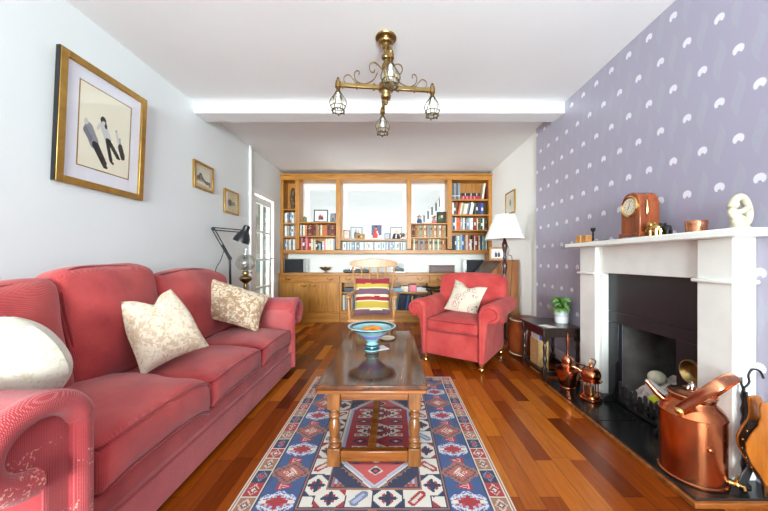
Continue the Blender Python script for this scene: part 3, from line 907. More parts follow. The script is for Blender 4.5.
b.lathe([(0.0512, 0.0315), (0.0515, 0.0385), (0.046, 0.0415), (0.0505, 0.035)], (-0.146, 2.09, ZT), 40, cap=False); b.build('foot_band', M['tealdark'], body)
b = B(); b.lathe([(0.057, 0.081), (0.0905, 0.112), (0.0905, 0.1145), (0.057, 0.083)], (-0.146, 2.09, ZT), 40, cap=False); b.build('painted_band', M['lav'], body)
for k, (x, y, r, lab) in enumerate(((-0.184, 2.08, 0.036, 'left-hand orange in the blue pedestal bowl'), (-0.107, 2.08, 0.037, 'right-hand orange in the blue pedestal bowl'), (-0.145, 2.132, 0.033, 'orange at the back of the blue pedestal bowl'))):
    b = B(); b.ell((x, y, ZT + 0.131), (r, r, r * 0.94), None, 24, 14); tag(b.build('orange', M['orange']), lab, 'fruit', 'oranges in the bowl')
b = B(); b.cbox((-0.092, 2.125, ZT + 0.0015), (0.10, 0.10, 0.003), rotz(28)); tag(b.build('coaster', M['white'], bevel=0.001), 'square white coaster beside the foot of the blue bowl', 'coaster')
b = B(); b.lathe([(0, 0.0), (0.042, 0.0), (0.062, 0.012), (0.06, 0.014), (0.04, 0.004), (0, 0.003)], (-0.045, 2.37, ZT), 30); tag(b.build('dish', M['cream'] if False else M['stone']), 'small flat cream dish behind the blue bowl on the coffee table', 'dish')

# ------------------------------------------------------------------ built-in oak wall unit: bookcase above, cabinets below
bc = thing('bookcase', 'wide oak built-in bookcase filling the upper far wall round the internal windows', 'bookcase', (-0.12, 5.42, 1.2))
Y0, Y1 = 5.3, 5.55
def oakbox(name, x0, x1, z0, z1, y0=Y0, y1=Y1 - 0.001, mat='oak', par=None, bv=0.004):
    b = B(); b.box(x0, x1, y0, y1, z0, z1); return b.build(name, M[mat], par or bc, bevel=bv)
oakbox('upright', -1.985, -1.938, 0.862, 2.50)
oakbox('upright', 1.690, 1.748, 0.862, 2.50)
for x0, x1 in ((-1.732, -1.656), (-1.009, -0.927), (0.25, 0.326), (0.962, 1.044)): oakbox('upright', x0, x1, 1.28, 2.50)
oakbox('cornice', -1.985, 1.748, 2.50, 2.58, Y0 - 0.012, mat='oakx'); oakbox('cornice', -1.985, 1.748, 2.58, 2.608, Y0 - 0.03, mat='oakx')
oakbox('bottom_rail', -1.938, 1.690, 1.20, 1.265, Y0 - 0.012, mat='oakx')
SH = {}
def shelf(x0, x1, zt, key): SH[key] = (x0, x1, zt); oakbox('shelf', x0, x1, zt - 0.028, zt, Y0 + 0.006, mat='oakx')
for i, z in enumerate((1.995, 1.745, 1.51)): shelf(-1.938, -1.732, z, 'n%d' % i)
for i, z in enumerate((1.765, 1.52)): shelf(-1.656, -1.009, z, 'a%d' % i)
shelf(-0.927, 0.25, 1.455, 'c0')
for i, z in enumerate((1.745, 1.495)): shelf(0.326, 0.962, z, 'd%d' % i)
for i, z in enumerate((2.165, 1.895, 1.625)): shelf(1.044, 1.690, z, 'r%d' % i)
ZBOT = 1.265
for x0, x1, z1, mt in ((-1.938, -1.732, 2.50, 'oak'), (-1.656, -1.009, 1.737, 'oak'), (-0.927, 0.25, 1.427, 'white'), (0.326, 0.962, 1.717, 'oak'), (1.044, 1.690, 2.50, 'oak')):
    oakbox('back_panel', x0, x1, ZBOT, z1, Y1 - 0.012, Y1 - 0.001, mt, bv=0)

def cab_handle(x, z, par, y=5.2):
    b = B()
    b.cyl((x - 0.03, y, z), (x - 0.03, y - 0.012, z), 0.009).cyl((x + 0.03, y, z), (x + 0.03, y - 0.012, z), 0.009)
    b.tube(smooth_path([(x - 0.05, y - 0.010, z + 0.004), (x - 0.03, y - 0.016, z), (x, y - 0.018, z - 0.016), (x + 0.03, y - 0.016, z), (x + 0.05, y - 0.010, z + 0.004)], 4), 0.0085, 8)
    return b.build('handle', M['brassl'], par)
def cabinet(label, x0, x1, n_draw, handles, doors, open_bay=None):
    c = thing('cabinet', label, 'cabinet', ((x0 + x1) / 2, 5.37, 0), 0, 'oak base cabinets along the far wall')
    b = B()
    b.box(x0, x0 + 0.02, 5.218, 5.54, 0.19, 0.82).box(x1 - 0.02, x1, 5.218, 5.54, 0.19, 0.82).box(x0 + 0.02, x1 - 0.02, 5.218, 5.54, 0.19, 0.21).box(x0 + 0.02, x1 - 0.02, 5.218, 5.54, 0.69, 0.705).box(x0 + 0.02, x1 - 0.02, 5.525, 5.54, 0.21, 0.69).box(x0 + 0.02, x1 - 0.02, 5.218, 5.54, 0.80, 0.82)
    b.build('carcass', M['oak'], c)
    b = B(); b.box(x0, x1, 5.212, 5.235, 0.0, 0.19); b.build('plinth', M['oakx'], c, bevel=0.003)
    w = (x1 - x0) / n_draw
    for i in range(n_draw):
        b = B(); b.box(x0 + w * i + 0.006, x0 + w * (i + 1) - 0.006, 5.2, 5.217, 0.703, 0.812); d = b.build('drawer', M['oakx'], c, bevel=0.003)
        for hx in handles:
            if x0 + w * i < hx < x0 + w * (i + 1): cab_handle(hx, 0.76, d)
    for k, (d0, d1, hx) in enumerate(doors):
        b = B(); b.box(d0 + 0.004, d1 - 0.004, 5.2, 5.217, 0.195, 0.69); d = b.build('door', M['oaklight'] if k == 0 else M['oak'], c, bevel=0.003)
        if hx is not None: cab_handle(hx, 0.645, d)
    if open_bay:
        b = B(); b.box(x0 + 0.02, x1 - 0.02, 5.225, 5.525, 0.508, 0.528); b.build('shelf', M['oakx'], c)
        b = B(); b.box(x0, x0 + 0.03, 5.2, 5.217, 0.19, 0.70).box(x1 - 0.03, x1, 5.2, 5.217, 0.19, 0.70); b.build('face_frame', M['oak'], c, bevel=0.002)
    return c
cabinet('oak base cabinet with two brass-handled doors, leftmost along the far wall', -1.985, -0.925, 1, (-1.815, -1.093), ((-1.975, -1.457, -1.538), (-1.457, -0.93, -1.382)))
cabinet('oak base cabinet with open book shelves behind the rocking chair', -0.920, 0.636, 2, (-0.776, -0.314, 0.03, 0.465), (), True)
cabinet('oak base cabinet mostly hidden behind the red armchair', 0.641, 1.745, 2, (0.81, 1.08, 1.5), ((0.65, 1.19, 1.1), (1.19, 1.74, 1.3)))
b = B(); b.box(-1.988, 1.749, 5.185, 5.549, 0.82, 0.86)
tag(b.build('worktop', M['oakx'], bevel=0.006), 'long oak worktop over the base cabinets on the far wall', 'worktop')

# ------------------------------------------------------------------ books
PAL = {'dark red': (112, 26, 32), 'red': (176, 34, 44), 'orange': (214, 92, 46), 'brown': (112, 62, 32), 'tan': (172, 112, 60), 'cream': (224, 214, 190), 'white': (232, 232, 228), 'grey': (140, 142, 148), 'black': (30, 30, 34),
       'navy': (36, 46, 84), 'blue': (50, 92, 158), 'pale blue': (142, 178, 204), 'green': (70, 104, 72), 'sage green': (150, 158, 132), 'purple': (66, 46, 120), 'yellow': (220, 196, 70), 'pink': (222, 124, 136), 'teal': (60, 120, 130), 'maroon': (98, 44, 42), 'charcoal': (84, 86, 96)}
BM = {k: plain(k + ' binding', v, 0.55, var=0.05, vs=25) for k, v in PAL.items()}
BM['gilt'] = plain('gilt band', (196, 162, 92), 0.35, 0.6, var=0.05)
def book(x, w, h, d, yf, z, colour, label, group, lean=0.0, name='book', cat='book', band=None, flat=False):
    """spine at y = yf facing -y, left side at x"""
    b = B()
    t = min(0.003, w * 0.15)
    b.box(0, t, 0.002, d, 0, h).box(w - t, w, 0.002, d, 0, h)                                    # boards
    prof = [(0.0, 0.004), (w * 0.15, 0.0), (w * 0.5, -0.002), (w * 0.85, 0.0), (w, 0.004), (w - t, 0.006), (t, 0.006)]
    b.prism(prof, 0, h, 'z')                                                                      # rounded spine
    b.mi = 1; b.box(t, w - t, 0.006, d - 0.006, 0.003, h - 0.004)                                # pages
    if band:
        b.mi = 2
        for f0, f1 in band[1]: b.prism([(w * 0.04, 0.0015), (w * 0.15, -0.0008), (w * 0.5, -0.0028), (w * 0.85, -0.0008), (w * 0.96, 0.0015)], h * f0, h * f1, 'z')
    Mx = T(x, yf, z)
    if lean: Mx = T(x, yf, z) @ rot(lean, 'Y')
    if flat: Mx = T(x, yf, z) @ Matrix.Rotation(PI / 2, 4, 'Y') @ T(-w, 0, 0)
    b.xf(Mx)
    o = b.build(name, [BM[colour], M['paper'], BM[band[0]] if band else M['paper']])
    return tag(o, label, cat, group)
def row(cols, x0, x1, z, hs, place, noun='book', yf=5.33, dep=0.16, lean=None, bands=None, wvar=0.35, name='book', fill=0.97):
    n = len(cols); ws = [1 + R.uniform(-wvar, wvar) for _ in cols]; tot = sum(ws); W = (x1 - x0) * fill
    x = x0 + 0.004
    for i, c in enumerate(cols):
        w = W * ws[i] / tot
        h = hs[i % len(hs)] if isinstance(hs, list) else R.uniform(*hs)
        lab = f'{c} {noun}, {ordinal(i)} from the left {place}'
        ln = lean[i] if lean else 0
        bd = bands[i % len(bands)] if bands else None
        book(x, w - 0.0012, h, dep, yf + R.uniform(0, 0.012), z + 0.0005 + abs(math.sin(math.radians(ln))) * (w if ln > 0 else 0), c, lab, f'{noun}s {place}', ln, name, noun if ' ' not in noun else noun.split()[-1], bd)
        x += w / math.cos(math.radians(ln))
        if ln and (i + 1 == n or not lean[i + 1]): x += h * math.sin(math.radians(ln)) - w * (1 / math.cos(math.radians(ln)) - 1)
def pick(s, n): return [R.choice(s) for _ in range(n)]
LB = ('white', [(0.35, 0.6)]); GB = ('gilt', [(0.12, 0.16), (0.62, 0.70), (0.84, 0.88)]); DB = ('black', [(0.5, 0.75)]); RB = ('red', [(0.1, 0.2)])
mag = ['white', 'grey', 'white', 'pale blue', 'charcoal', 'white', 'grey', 'cream', 'maroon', 'white', 'grey', 'white']
for i, (z, h) in enumerate(((1.745, 0.2), (1.51, 0.2), (ZBOT, 0.2))):
    c = mag[:]; R.shuffle(c)
    row(c, -1.93, -1.735, z, (h - 0.03, h), ('on the top row', 'on the middle row', 'on the bottom row')[i] + ' of the narrow left bay', 'magazine', dep=0.15, bands=[None, LB, None, DB, None], name='magazine')
row(['white', 'navy', 'cream', 'orange', 'black', 'maroon', 'dark red', 'dark red', 'dark red', 'brown', 'tan', 'tan', 'charcoal', 'cream', 'tan', 'orange', 'tan', 'dark red', 'brown', 'maroon', 'dark red'], -1.652, -1.013, 1.52, (0.185, 0.212), 'on the upper left bay row', bands=[None, DB, None, GB, None, GB, GB, None])
row(['brown', 'pink', 'dark red', 'maroon', 'pink', 'red', 'red', 'cream', 'sage green', 'cream', 'brown', 'black', 'pale blue', 'navy', 'cream', 'pink', 'white', 'cream', 'white', 'cream', 'white', 'grey'], -1.652, -1.013, ZBOT, [0.225, 0.22, 0.215, 0.21, 0.225, 0.2, 0.195, 0.2, 0.185, 0.19, 0.17, 0.145, 0.12, 0.15, 0.16, 0.19, 0.2, 0.195, 0.2, 0.205, 0.2, 0.19], 'on the lower left bay row', bands=[None, None, LB, GB])
cds = pick(['white', 'white', 'grey', 'cream', 'white', 'pale blue', 'white'], 52); cds[38] = 'pink'; cds[6] = 'sage green'
row(cds, -0.92, 0.235, ZBOT, (0.128, 0.146), 'under the picture shelf', 'disc case', dep=0.14, wvar=0.12, bands=[None, LB, ('grey', [(0.3, 0.7)]), None], name='disc_case')
enc = lambda n: [('sage green', 'tan', 'grey', 'sage green', 'cream', 'tan')[R.randrange(6)] for _ in range(n)]
row(['maroon', 'maroon'] + enc(18), 0.332, 0.957, 1.495, (0.205, 0.215), 'on the upper row of the third bay', wvar=0.12, bands=[GB, ('tan', [(0.55, 0.75), (0.1, 0.16)]), ('charcoal', [(0.6, 0.8)])])
row(enc(21), 0.332, 0.957, ZBOT, (0.185, 0.197), 'on the lower row of the third bay', wvar=0.12, bands=[('maroon', [(0.6, 0.8)]), GB, ('charcoal', [(0.55, 0.8), (0.1, 0.14)])])
# right-hand bay
row(['charcoal', 'grey', 'charcoal', 'grey'], 1.048, 1.195, 2.165, (0.285, 0.29), 'on the top shelf of the right bay', 'file', dep=0.185, bands=[('white', [(0.2, 0.24)])], wvar=0.05, name='box_file')
book(1.205, 0.062, 0.365, 0.17, 5.34, 2.1655, 'red', 'thick red book lying flat under a black one, top shelf of right bay', 'books lying flat in the right bay', flat=True, band=('pink', [(0.1, 0.16), (0.28, 0.34), (0.46, 0.52), (0.64, 0.7)]))
book(1.215, 0.05, 0.34, 0.17, 5.34, 2.2285, 'black', 'black book lying flat on a red one, top shelf of right bay', 'books lying flat in the right bay', flat=True, band=('white', [(0.2, 0.23), (0.5, 0.53), (0.8, 0.83)]))
book(1.578, 0.035, 0.285, 0.15, 5.34, 2.1712, 'cream', 'leaning cream book at the right end of the top shelf', 'upright books on the top right shelf', lean=8)
book(1.665, 0.022, 0.24, 0.15, 5.34, 2.1655, 'dark red', 'dark red book standing against the right end of the top shelf', 'upright books on the top right shelf')
row(['white', 'charcoal', 'brown', 'orange', 'cream', 'sage green', 'cream', 'white', 'grey', 'navy', 'white', 'cream', 'charcoal', 'black', 'navy', 'purple', 'blue', 'black'], 1.05, 1.66, 1.895, (0.19, 0.225), 'on the second row of the right bay', lean=[0, 0, 0] + [11] * 9 + [0] * 6, bands=[None, LB, None], fill=0.89)
row(['grey', 'navy', 'white', 'orange', 'orange', 'orange', 'pale blue', 'sage green', 'white', 'navy', 'grey', 'grey', 'pale blue', 'white', 'white', 'maroon', 'red', 'red', 'cream', 'black', 'green', 'black', 'white', 'black', 'black'], 1.05, 1.684, 1.625, (0.19, 0.225), 'on the third row of the right bay', bands=[None, LB, None, None, GB])
row(['navy', 'black', 'charcoal', 'pale blue', 'white', 'sage green', 'pale blue', 'blue', 'blue', 'tan', 'cream', 'brown', 'pink', 'white', 'black', 'maroon', 'cream', 'red', 'dark red', 'cream', 'green', 'navy', 'pale blue', 'sage green', 'teal', 'white'], 1.05, 1.684, ZBOT, [0.24, 0.23, 0.26, 0.26, 0.25, 0.27, 0.27, 0.26, 0.24, 0.27, 0.27, 0.22, 0.2, 0.19, 0.22, 0.27, 0.25, 0.26, 0.24, 0.25, 0.25, 0.26, 0.25, 0.25, 0.24, 0.26], 'on the bottom row of the right bay', bands=[None, None, LB, None, GB])
# open shelves of the middle cabinet
row(pick(['white', 'grey', 'cream', 'charcoal'], 10), -0.89, -0.52, 0.21, (0.24, 0.27), 'in the low cabinet, left of the striped cushion', 'book', yf=5.27, dep=0.2)
row(pick(['white', 'cream', 'grey', 'white'], 8), -0.45, -0.08, 0.21, (0.24, 0.27), 'in the low cabinet, behind the rocking chair', 'book', yf=5.27, dep=0.2)
row(['grey', 'cream', 'white', 'teal', 'navy', 'black', 'navy', 'black', 'blue', 'black', 'yellow', 'black', 'navy', 'charcoal', 'pale blue', 'black'], -0.05, 0.59, 0.21, [0.25, 0.25, 0.25, 0.26, 0.27, 0.27, 0.26, 0.27, 0.26, 0.26, 0.24, 0.26, 0.25, 0.25, 0.22, 0.24], 'in the low cabinet, right of the rocking chair', 'book', yf=5.27, dep=0.2, lean=[0, 0, 0, 0] + [9] * 8 + [0] * 4, fill=0.88)
for i, (x, l, w, c, s) in enumerate(((-0.86, 0.22, 0.07, 'charcoal', 'dark book lying at the left end of the low open shelf'), (-0.62, 0.10, 0.11, 'white', 'white box file lying on the low open shelf, left of the cushion'), (-0.06, 0.25, 0.07, 'pale blue', 'pale blue book lying on the low open shelf beside the chair back'), (0.14, 0.13, 0.10, 'cream', 'cream book lying on the low open shelf, mid right'), (0.285, 0.13, 0.125, 'pink', 'thick pink book lying on the low open shelf'), (0.42, 0.19, 0.085, 'white', 'white books block lying at the right end of the low open shelf'))):
    book(x, w, l, 0.2, 5.27, 0.5285, c, s, 'books lying on the low open shelf', flat=True)

# ------------------------------------------------------------------ pictures and ornaments on the bookcase
def blob(shapes, bg):
    def fn(u, v):
        c = bg(u, v) if callable(bg) else bg
        for s in shapes:
            if s[0] == 'e':
                if ((u - s[1]) / s[3]) ** 2 + ((v - s[2]) / s[4]) ** 2 < 1: c = s[5]
            elif s[0] == 'r':
                if s[1] <= u <= s[2] and s[3] <= v <= s[4]: c = s[5]
            else:
                ax, ay, bx, by, r, cc = s[1:]
                dx, dy = bx - ax, by - ay; t = max(0, min(1, ((u - ax) * dx + (v - ay) * dy) / (dx * dx + dy * dy)))
                if math.hypot(u - ax - dx * t, v - ay - dy * t) < r: c = cc
        return c
    return fn
SKIN = (214, 164, 136)
def photo_frame(label, x, z, w, h, mat, fn, y=5.40, bw=0.016, tilt=-9, rz=0, mount=0.0, nu=22, name='photo_frame', cat='photo frame', group='framed photos on the bookcase'):
    t = thing(name, label, cat, (x, y, z + 0.001), rz, group)
    Mx = rot(tilt, 'X')
    b = B()
    b.box(-w / 2, -w / 2 + bw, -0.008, 0.008, 0, h, Mx).box(w / 2 - bw, w / 2, -0.008, 0.008, 0, h, Mx).box(-w / 2 + bw, w / 2 - bw, -0.008, 0.008, 0, bw, Mx).box(-w / 2 + bw, w / 2 - bw, -0.008, 0.008, h - bw, h, Mx)
    b.build('frame', mat, t, local=True, bevel=0.002)
    b = B(); b.box(-w / 2 + bw * 0.8, w / 2 - bw * 0.8, 0.0, 0.006, bw * 0.8, h - bw * 0.8, Mx); b.build('backing', M['white'], t, local=True)
    b = B(); b.box(-0.02, 0.02, 0.007, 0.011, 0.02, h * 0.75, Matrix.Translation((0, 0.0, 0)) @ rot(tilt + 1, 'X'))
    A = T(x, y, z) @ rotz(rz) @ Mx
    iw, ih = w - 2 * bw - 2 * mount, h - 2 * bw - 2 * mount
    o0 = A @ Vector((-iw / 2, -0.0015, bw + mount)); ux = A.to_3x3() @ Vector((iw, 0, 0)); vz = A.to_3x3() @ Vector((0, 0, ih))
    picture('photo', o0, ux, vz, nu, int(nu * ih / iw), fn, M['attr'], t)
    b.bm.free()
    return t
zA, zC, zD = 1.765, 1.455, 1.745
photo_frame('black framed photo of two people under the left internal window', -1.30, zA, 0.25, 0.235, M['black'], blob([('e', .42, .62, .11, .13, SKIN), ('c', .4, .1, .4, .4, .18, (150, 40, 70)), ('e', .64, .55, .09, .11, SKIN), ('c', .66, .1, .66, .32, .13, (66, 52, 60))], (226, 226, 222)), rz=6, bw=0.018, mount=0.03)
photo_frame('small silver framed photo beside the black frame, left bay', -1.085, zA, 0.10, 0.165, M['pewter'], blob([('e', .5, .62, .16, .14, SKIN), ('c', .5, .1, .5, .35, .2, (60, 66, 80))], (150, 156, 160)), rz=-14)
photo_frame('tiny dark framed photo at the left end of the left window shelf', -1.59, zA, 0.075, 0.10, M['brass'], blob([('e', .5, .6, .2, .2, SKIN)], (110, 120, 110)), rz=10)
photo_frame('silver framed photo of a couple, second from left on the centre shelf', -0.66, zC, 0.22, 0.24, M['pewter'], blob([('e', .45, .72, .11, .13, SKIN), ('c', .42, .2, .42, .45, .16, (70, 76, 96)), ('e', .66, .6, .09, .11, SKIN), ('c', .72, .1, .7, .4, .13, (40, 44, 60))], (208, 214, 222)), rz=9, y=5.43)
photo_frame('small pale framed photo at the left end of the centre shelf', -0.835, zC, 0.115, 0.175, M['copperp'], blob([('e', .5, .62, .16, .16, SKIN), ('c', .5, .1, .5, .35, .22, (214, 214, 220))], (222, 214, 206)), rz=12, y=5.40)
photo_frame('small gold landscape frame in front of the couple photo, centre shelf', -0.585, zC, 0.165, 0.10, M['gold'], blob([('e', .3, .5, .14, .3, (70, 40, 30)), ('e', .68, .5, .16, .3, (210, 180, 150))], (156, 110, 70)), y=5.355)
photo_frame('white framed photo of a figure in red, middle of the centre shelf', -0.30, zC, 0.245, 0.305, M['white'], blob([('c', .35, .2, .45, .55, .17, (206, 56, 40)), ('c', .6, .12, .5, .5, .14, (214, 74, 54)), ('c', .66, .3, .55, .5, .06, (236, 224, 220)), ('e', .46, .78, .09, .1, SKIN), ('e', .46, .86, .11, .07, (30, 24, 26))], (98, 96, 128)), y=5.44, bw=0.03)
photo_frame('silver framed photo of a man in dark suit, right on the centre shelf', 0.055, zC, 0.225, 0.235, M['pewter'], blob([('c', .35, .02, .4, .3, .22, (32, 34, 44)), ('c', .7, .02, .62, .3, .2, (40, 42, 54)), ('c', .5, .1, .52, .36, .05, (230, 230, 232)), ('e', .54, .62, .16, .2, (222, 184, 160))], (226, 224, 220)), rz=-10, y=5.43)
photo_frame('small grey framed photo between the red figure and the suited man', -0.105, zC, 0.10, 0.115, M['pewter'], blob([('e', .5, .5, .2, .24, (170, 170, 176))], (196, 198, 202)), y=5.38)
photo_frame('dark framed photo with green leaves, right end of the third bay', 0.865, zD, 0.165, 0.215, M['black'], blob([('e', .4, .5, .3, .26, (92, 130, 66)), ('e', .6, .62, .14, .16, (230, 200, 180)), ('e', .5, .25, .3, .12, (60, 90, 50))], (70, 60, 50)), rz=-18)
for k, (x, lab) in enumerate(((-0.42, 'pink and white greeting card'), (-0.22, 'white greeting card with pale print'))):
    t = B(); t.box(-0.055, 0.055, -0.0008, 0.0008, 0, 0.075, T(x, 5.37 + 0.01 * k, zC + 0.0005) @ rot(-8, 'X')); t.box(-0.055, 0.055, 0.0, 0.0016, 0, 0.075, T(x, 5.372 + 0.01 * k, zC + 0.0005) @ rot(14, 'X') @ T(0, 0.001, 0))
    tag(t.build('greeting_card', plain('pale card %d' % k, (238, 226, 222) if k == 0 else (236, 236, 232), 0.8, var=0.08, vs=30)), lab + ' on the centre shelf below the red figure photo', 'card')
b = B(); b.lathe([(0.0, 0), (0.03, 0), (0.034, 0.006), (0.012, 0.014), (0.012, 0.03), (0.05, 0.045), (0.058, 0.075), (0.045, 0.105), (0.02, 0.115), (0, 0.116)], (0.160, 5.33, zC + 0.0008), 22)
tag(b.build('silver_trophy', M['silver']), 'small silver trophy at the right end of the centre shelf', 'trophy')
for k in range(3):
    b = B(); b.box(0, 0.006, 0, 0.10, 0, 0.17 - 0.02 * k, T(0.195 + 0.018 * k, 5.36, zC + 0.0005) @ rot(0, 'Y')); tag(b.build('booklet', M['white']), ('tall thin white booklet', 'middle thin white booklet', 'shortest thin white booklet')[k] + ' standing at the far right of the centre shelf', 'booklet', 'white booklets on the centre shelf')
# carved figure in the top of the narrow bay
b = B(); b.lathe([(0, 0), (0.045, 0), (0.045, 0.02), (0.03, 0.03), (0.035, 0.08), (0.05, 0.13), (0.036, 0.19), (0.025, 0.22), (0.04, 0.27), (0.05, 0.31), (0.03, 0.36), (0.02, 0.39), (0, 0.40)], (-1.81, 5.43, 1.9955), 18)
b.ell((-1.785, 5.41, 2.33), (0.04, 0.03, 0.05)); b.ell((-1.83, 5.41, 2.2), (0.035, 0.03, 0.06)); b.ell((-1.80, 5.40, 2.1), (0.045, 0.03, 0.05))
tag(b.build('carved_figure', wood('carved dark wood', (52, 34, 24), (112, 84, 62), (6, 6, 2), 6, 0.5)), 'dark carved wooden figure in the top of the narrow left bay', 'ornament')
# flower pots
def pot_plant(label, x, z, rp, hp, potm, fl, y=5.40):
    t = thing('potted_plant', label, 'plant', (x, y, z + 0.0005))
    b = B(); b.lathe([(0, 0.001), (rp * 0.8, 0.001), (rp * 1.1, hp * 0.3), (rp, hp * 0.7), (rp * 0.85, hp), (rp * 0.7, hp * 0.95), (0, hp * 0.8)], (x, y, z), 20); b.build('pot', potm, t)
    b = B()
    for i in range(14):
        a, q = R.uniform(0, 2 * PI), R.uniform(0.2, 1.0) * rp
        p = Vector((x + q * math.cos(a), y + q * math.sin(a), z + hp + R.uniform(0.01, 0.055)))
        b.ell(p, (0.016, 0.008, 0.007), rotz(math.degrees(a)) @ rot(R.uniform(-50, 10), 'Y'), 8, 5)
    b.build('leaves', M['leaf'], t)
    for i in range(6):
        a = R.uniform(0, 2 * PI); q = R.uniform(0, 0.8) * rp
        b = B(); b.ell((x + q * math.cos(a), y + q * math.sin(a) - 0.01, z + hp + R.uniform(0.035, 0.075)), (0.014, 0.012, 0.011), None, 10, 6); b.build('flower', BM[fl], t)
pot_plant('blue pot of pink flowers on the third bay window shelf', 0.475, zD, 0.045, 0.075, BM['blue'], 'pink')
pot_plant('pot of pink and red flowers beside the dark framed photo', 0.735, zD, 0.04, 0.06, BM['pink'], 'red')
b = B(); b.tube([(-1.605, 5.37, zA + 0.001), (-1.60, 5.37, zA + 0.05), (-1.58, 5.37, zA + 0.075)], 0.012, 8); b.ell((-1.585, 5.37, zA + 0.09), (0.02, 0.016, 0.018)); b.cyl((-1.605, 5.37, zA + 0.0005), (-1.605, 5.37, zA + 0.012), 0.025)
tag(b.build('figurine', M['leaf']), 'small green figurine at the left end of the left window shelf', 'ornament')

# ------------------------------------------------------------------ things on the worktop
ZW = 0.8605
def speaker(label, x0, x1, h, side):
    t = thing('speaker', label, 'speaker', ((x0 + x1) / 2, 5.38, ZW), 0, 'loudspeakers on the worktop')
    b = B(); b.box(x0, x1, 5.30, 5.47, ZW, ZW + h); b.build('cabinet_box', M['silver'] if side else M['black'], t, bevel=0.004)
    g0, g1 = (x0 + 0.012, x1 - 0.05) if side == 1 else (x0 + 0.05, x1 - 0.012)
    b = B(); b.box(g0, g1, 5.292, 5.30, ZW + 0.008, ZW + h - 0.008); b.build('grille', plain('black speaker cloth', (34, 35, 40), 0.8, var=0.06, vs=60, bump=0.2, bs=400), t, bevel=0.003)
speaker('wide black and silver loudspeaker at the left end of the worktop', -1.925, -1.535, 0.25, 1)
speaker('black and silver loudspeaker at the right end of the worktop behind armchair', 1.25, 1.63, 0.235, 2)
sb = thing('silver_bowl', 'small scalloped silver bowl on the worktop beside the left loudspeaker', 'bowl', (-1.205, 5.36, ZW))
b = B()
rings = []
for r, z in ((0.03, 0.0), (0.034, 0.004), (0.014, 0.014), (0.014, 0.03), (0.06, 0.05), (0.10, 0.085), (0.108, 0.10), (0.102, 0.10), (0.055, 0.056), (0.01, 0.045)):
    n = 40; rings.append([Vector((-1.205 + r * (1 + 0.07 * (z > 0.04) * math.sin(8 * 2 * PI * i / n)) * math.cos(2 * PI * i / n), 5.36 + r * (1 + 0.07 * (z > 0.04) * math.sin(8 * 2 * PI * i / n)) * math.sin(2 * PI * i / n), ZW + z + (0.008 * math.sin(8 * 2 * PI * i / n) if z > 0.09 else 0))) for i in range(n)])
b.rings(rings); b.build('bowl', M['silver'], sb)
tt = thing('record_player', 'low black record player on the worktop behind the rocking chair', 'record player', (-0.64, 5.36, ZW))
b = B(); b.box(-0.87, -0.42, 5.24, 5.48, ZW + 0.012, ZW + 0.055); b.build('body', M['black'], tt, bevel=0.006)
b = B(); b.lathe([(0, 0), (0.105, 0), (0.105, 0.012), (0, 0.013)], (-0.69, 5.36, ZW + 0.055), 32); b.build('platter', M['silver'], tt)
b = B(); b.tube([(-0.50, 5.44, ZW + 0.055), (-0.50, 5.44, ZW + 0.08), (-0.53, 5.30, ZW + 0.075)], 0.006, 8); b.build('tone_arm', M['silver'], tt)
for x in (-0.84, -0.45):
    for y in (5.27, 5.45):
        b = B(); b.cyl((x, y, ZW), (x, y, ZW + 0.013), 0.016); b.build('foot', M['blackm'], tt)
photo_frame('silver framed landscape photo on the worktop right of the rocking chair', 0.10, ZW, 0.25, 0.185, M['silver'], blob([('e', .5, .2, .5, .3, (80, 84, 80)), ('e', .4, .5, .2, .2, (130, 132, 130))], (196, 200, 202)), y=5.40, group='framed photos on the worktop')
b = B(); b.box(0.66, 1.09, 5.30, 5.46, ZW, ZW + 0.115); b.box(0.655, 1.095, 5.295, 5.465, ZW + 0.115, ZW + 0.135)
tag(b.build('wooden_box', wood('dark brown box wood', (66, 34, 28), (104, 62, 52), (1.2, 8, 8), 3, 0.4), bevel=0.004), 'low dark brown wooden box on the worktop behind the armchair', 'box')
# ------------------------------------------------------------------ rocking chair (own frame: front towards local -Y)
rc = thing('rocking_chair', 'pale wooden spindle-back rocking chair facing the coffee table', 'rocking chair', (-0.238, 3.46, 0), 1)
def L(b, name, mat, par=rc, **k): return b.build(name, mat, par, local=True, **k)
b = B(); b.rbox((0, -0.02, 0.425), (0.255, 0.235, 0.02), 0.018, 8, (0, 0, 0.004)); L(b, 'seat', M['pine'])
def crest():
    rings = []
    for i in range(21):
        u = -1 + i / 10; x = u * 0.30; y = 0.335 + 0.035 * (1 - u * u)
        zt = 1.085 + 0.012 * math.cos(u * PI) - 0.02 * abs(u) ** 6; zb = 0.985 + 0.022 * (abs(u) ** 2) + 0.03 * (abs(u) > 0.85) * (abs(u) - 0.85) * 6
        zb = min(zb, zt - 0.03)
        rings.append([Vector((x, y - 0.012, zb)), Vector((x, y + 0.012, zb + 0.003)), Vector((x, y + 0.016, zt)), Vector((x, y - 0.008, zt + 0.003))])
    return B().rings(rings)
L(crest(), 'crest_rail', M['pine'], bevel=0.006)
for i in range(6):
    u = -1 + i * 2 / 5
    p0, p1 = Vector((u * 0.195, 0.18, 0.44)), Vector((u * 0.262, 0.335 + 0.035 * (1 - u * u), 1.0))
    pts = [p0.lerp(p1, t / 8) for t in range(9)]
    r = [0.017, 0.016, 0.014, 0.017, 0.013, 0.012, 0.013, 0.012, 0.010] if i in (0, 5) else [0.009, 0.010, 0.011, 0.012, 0.013, 0.012, 0.011, 0.010, 0.008]
    L(B().tube(pts, r, 12), 'back_post' if i in (0, 5) else 'spindle', M['pine'])
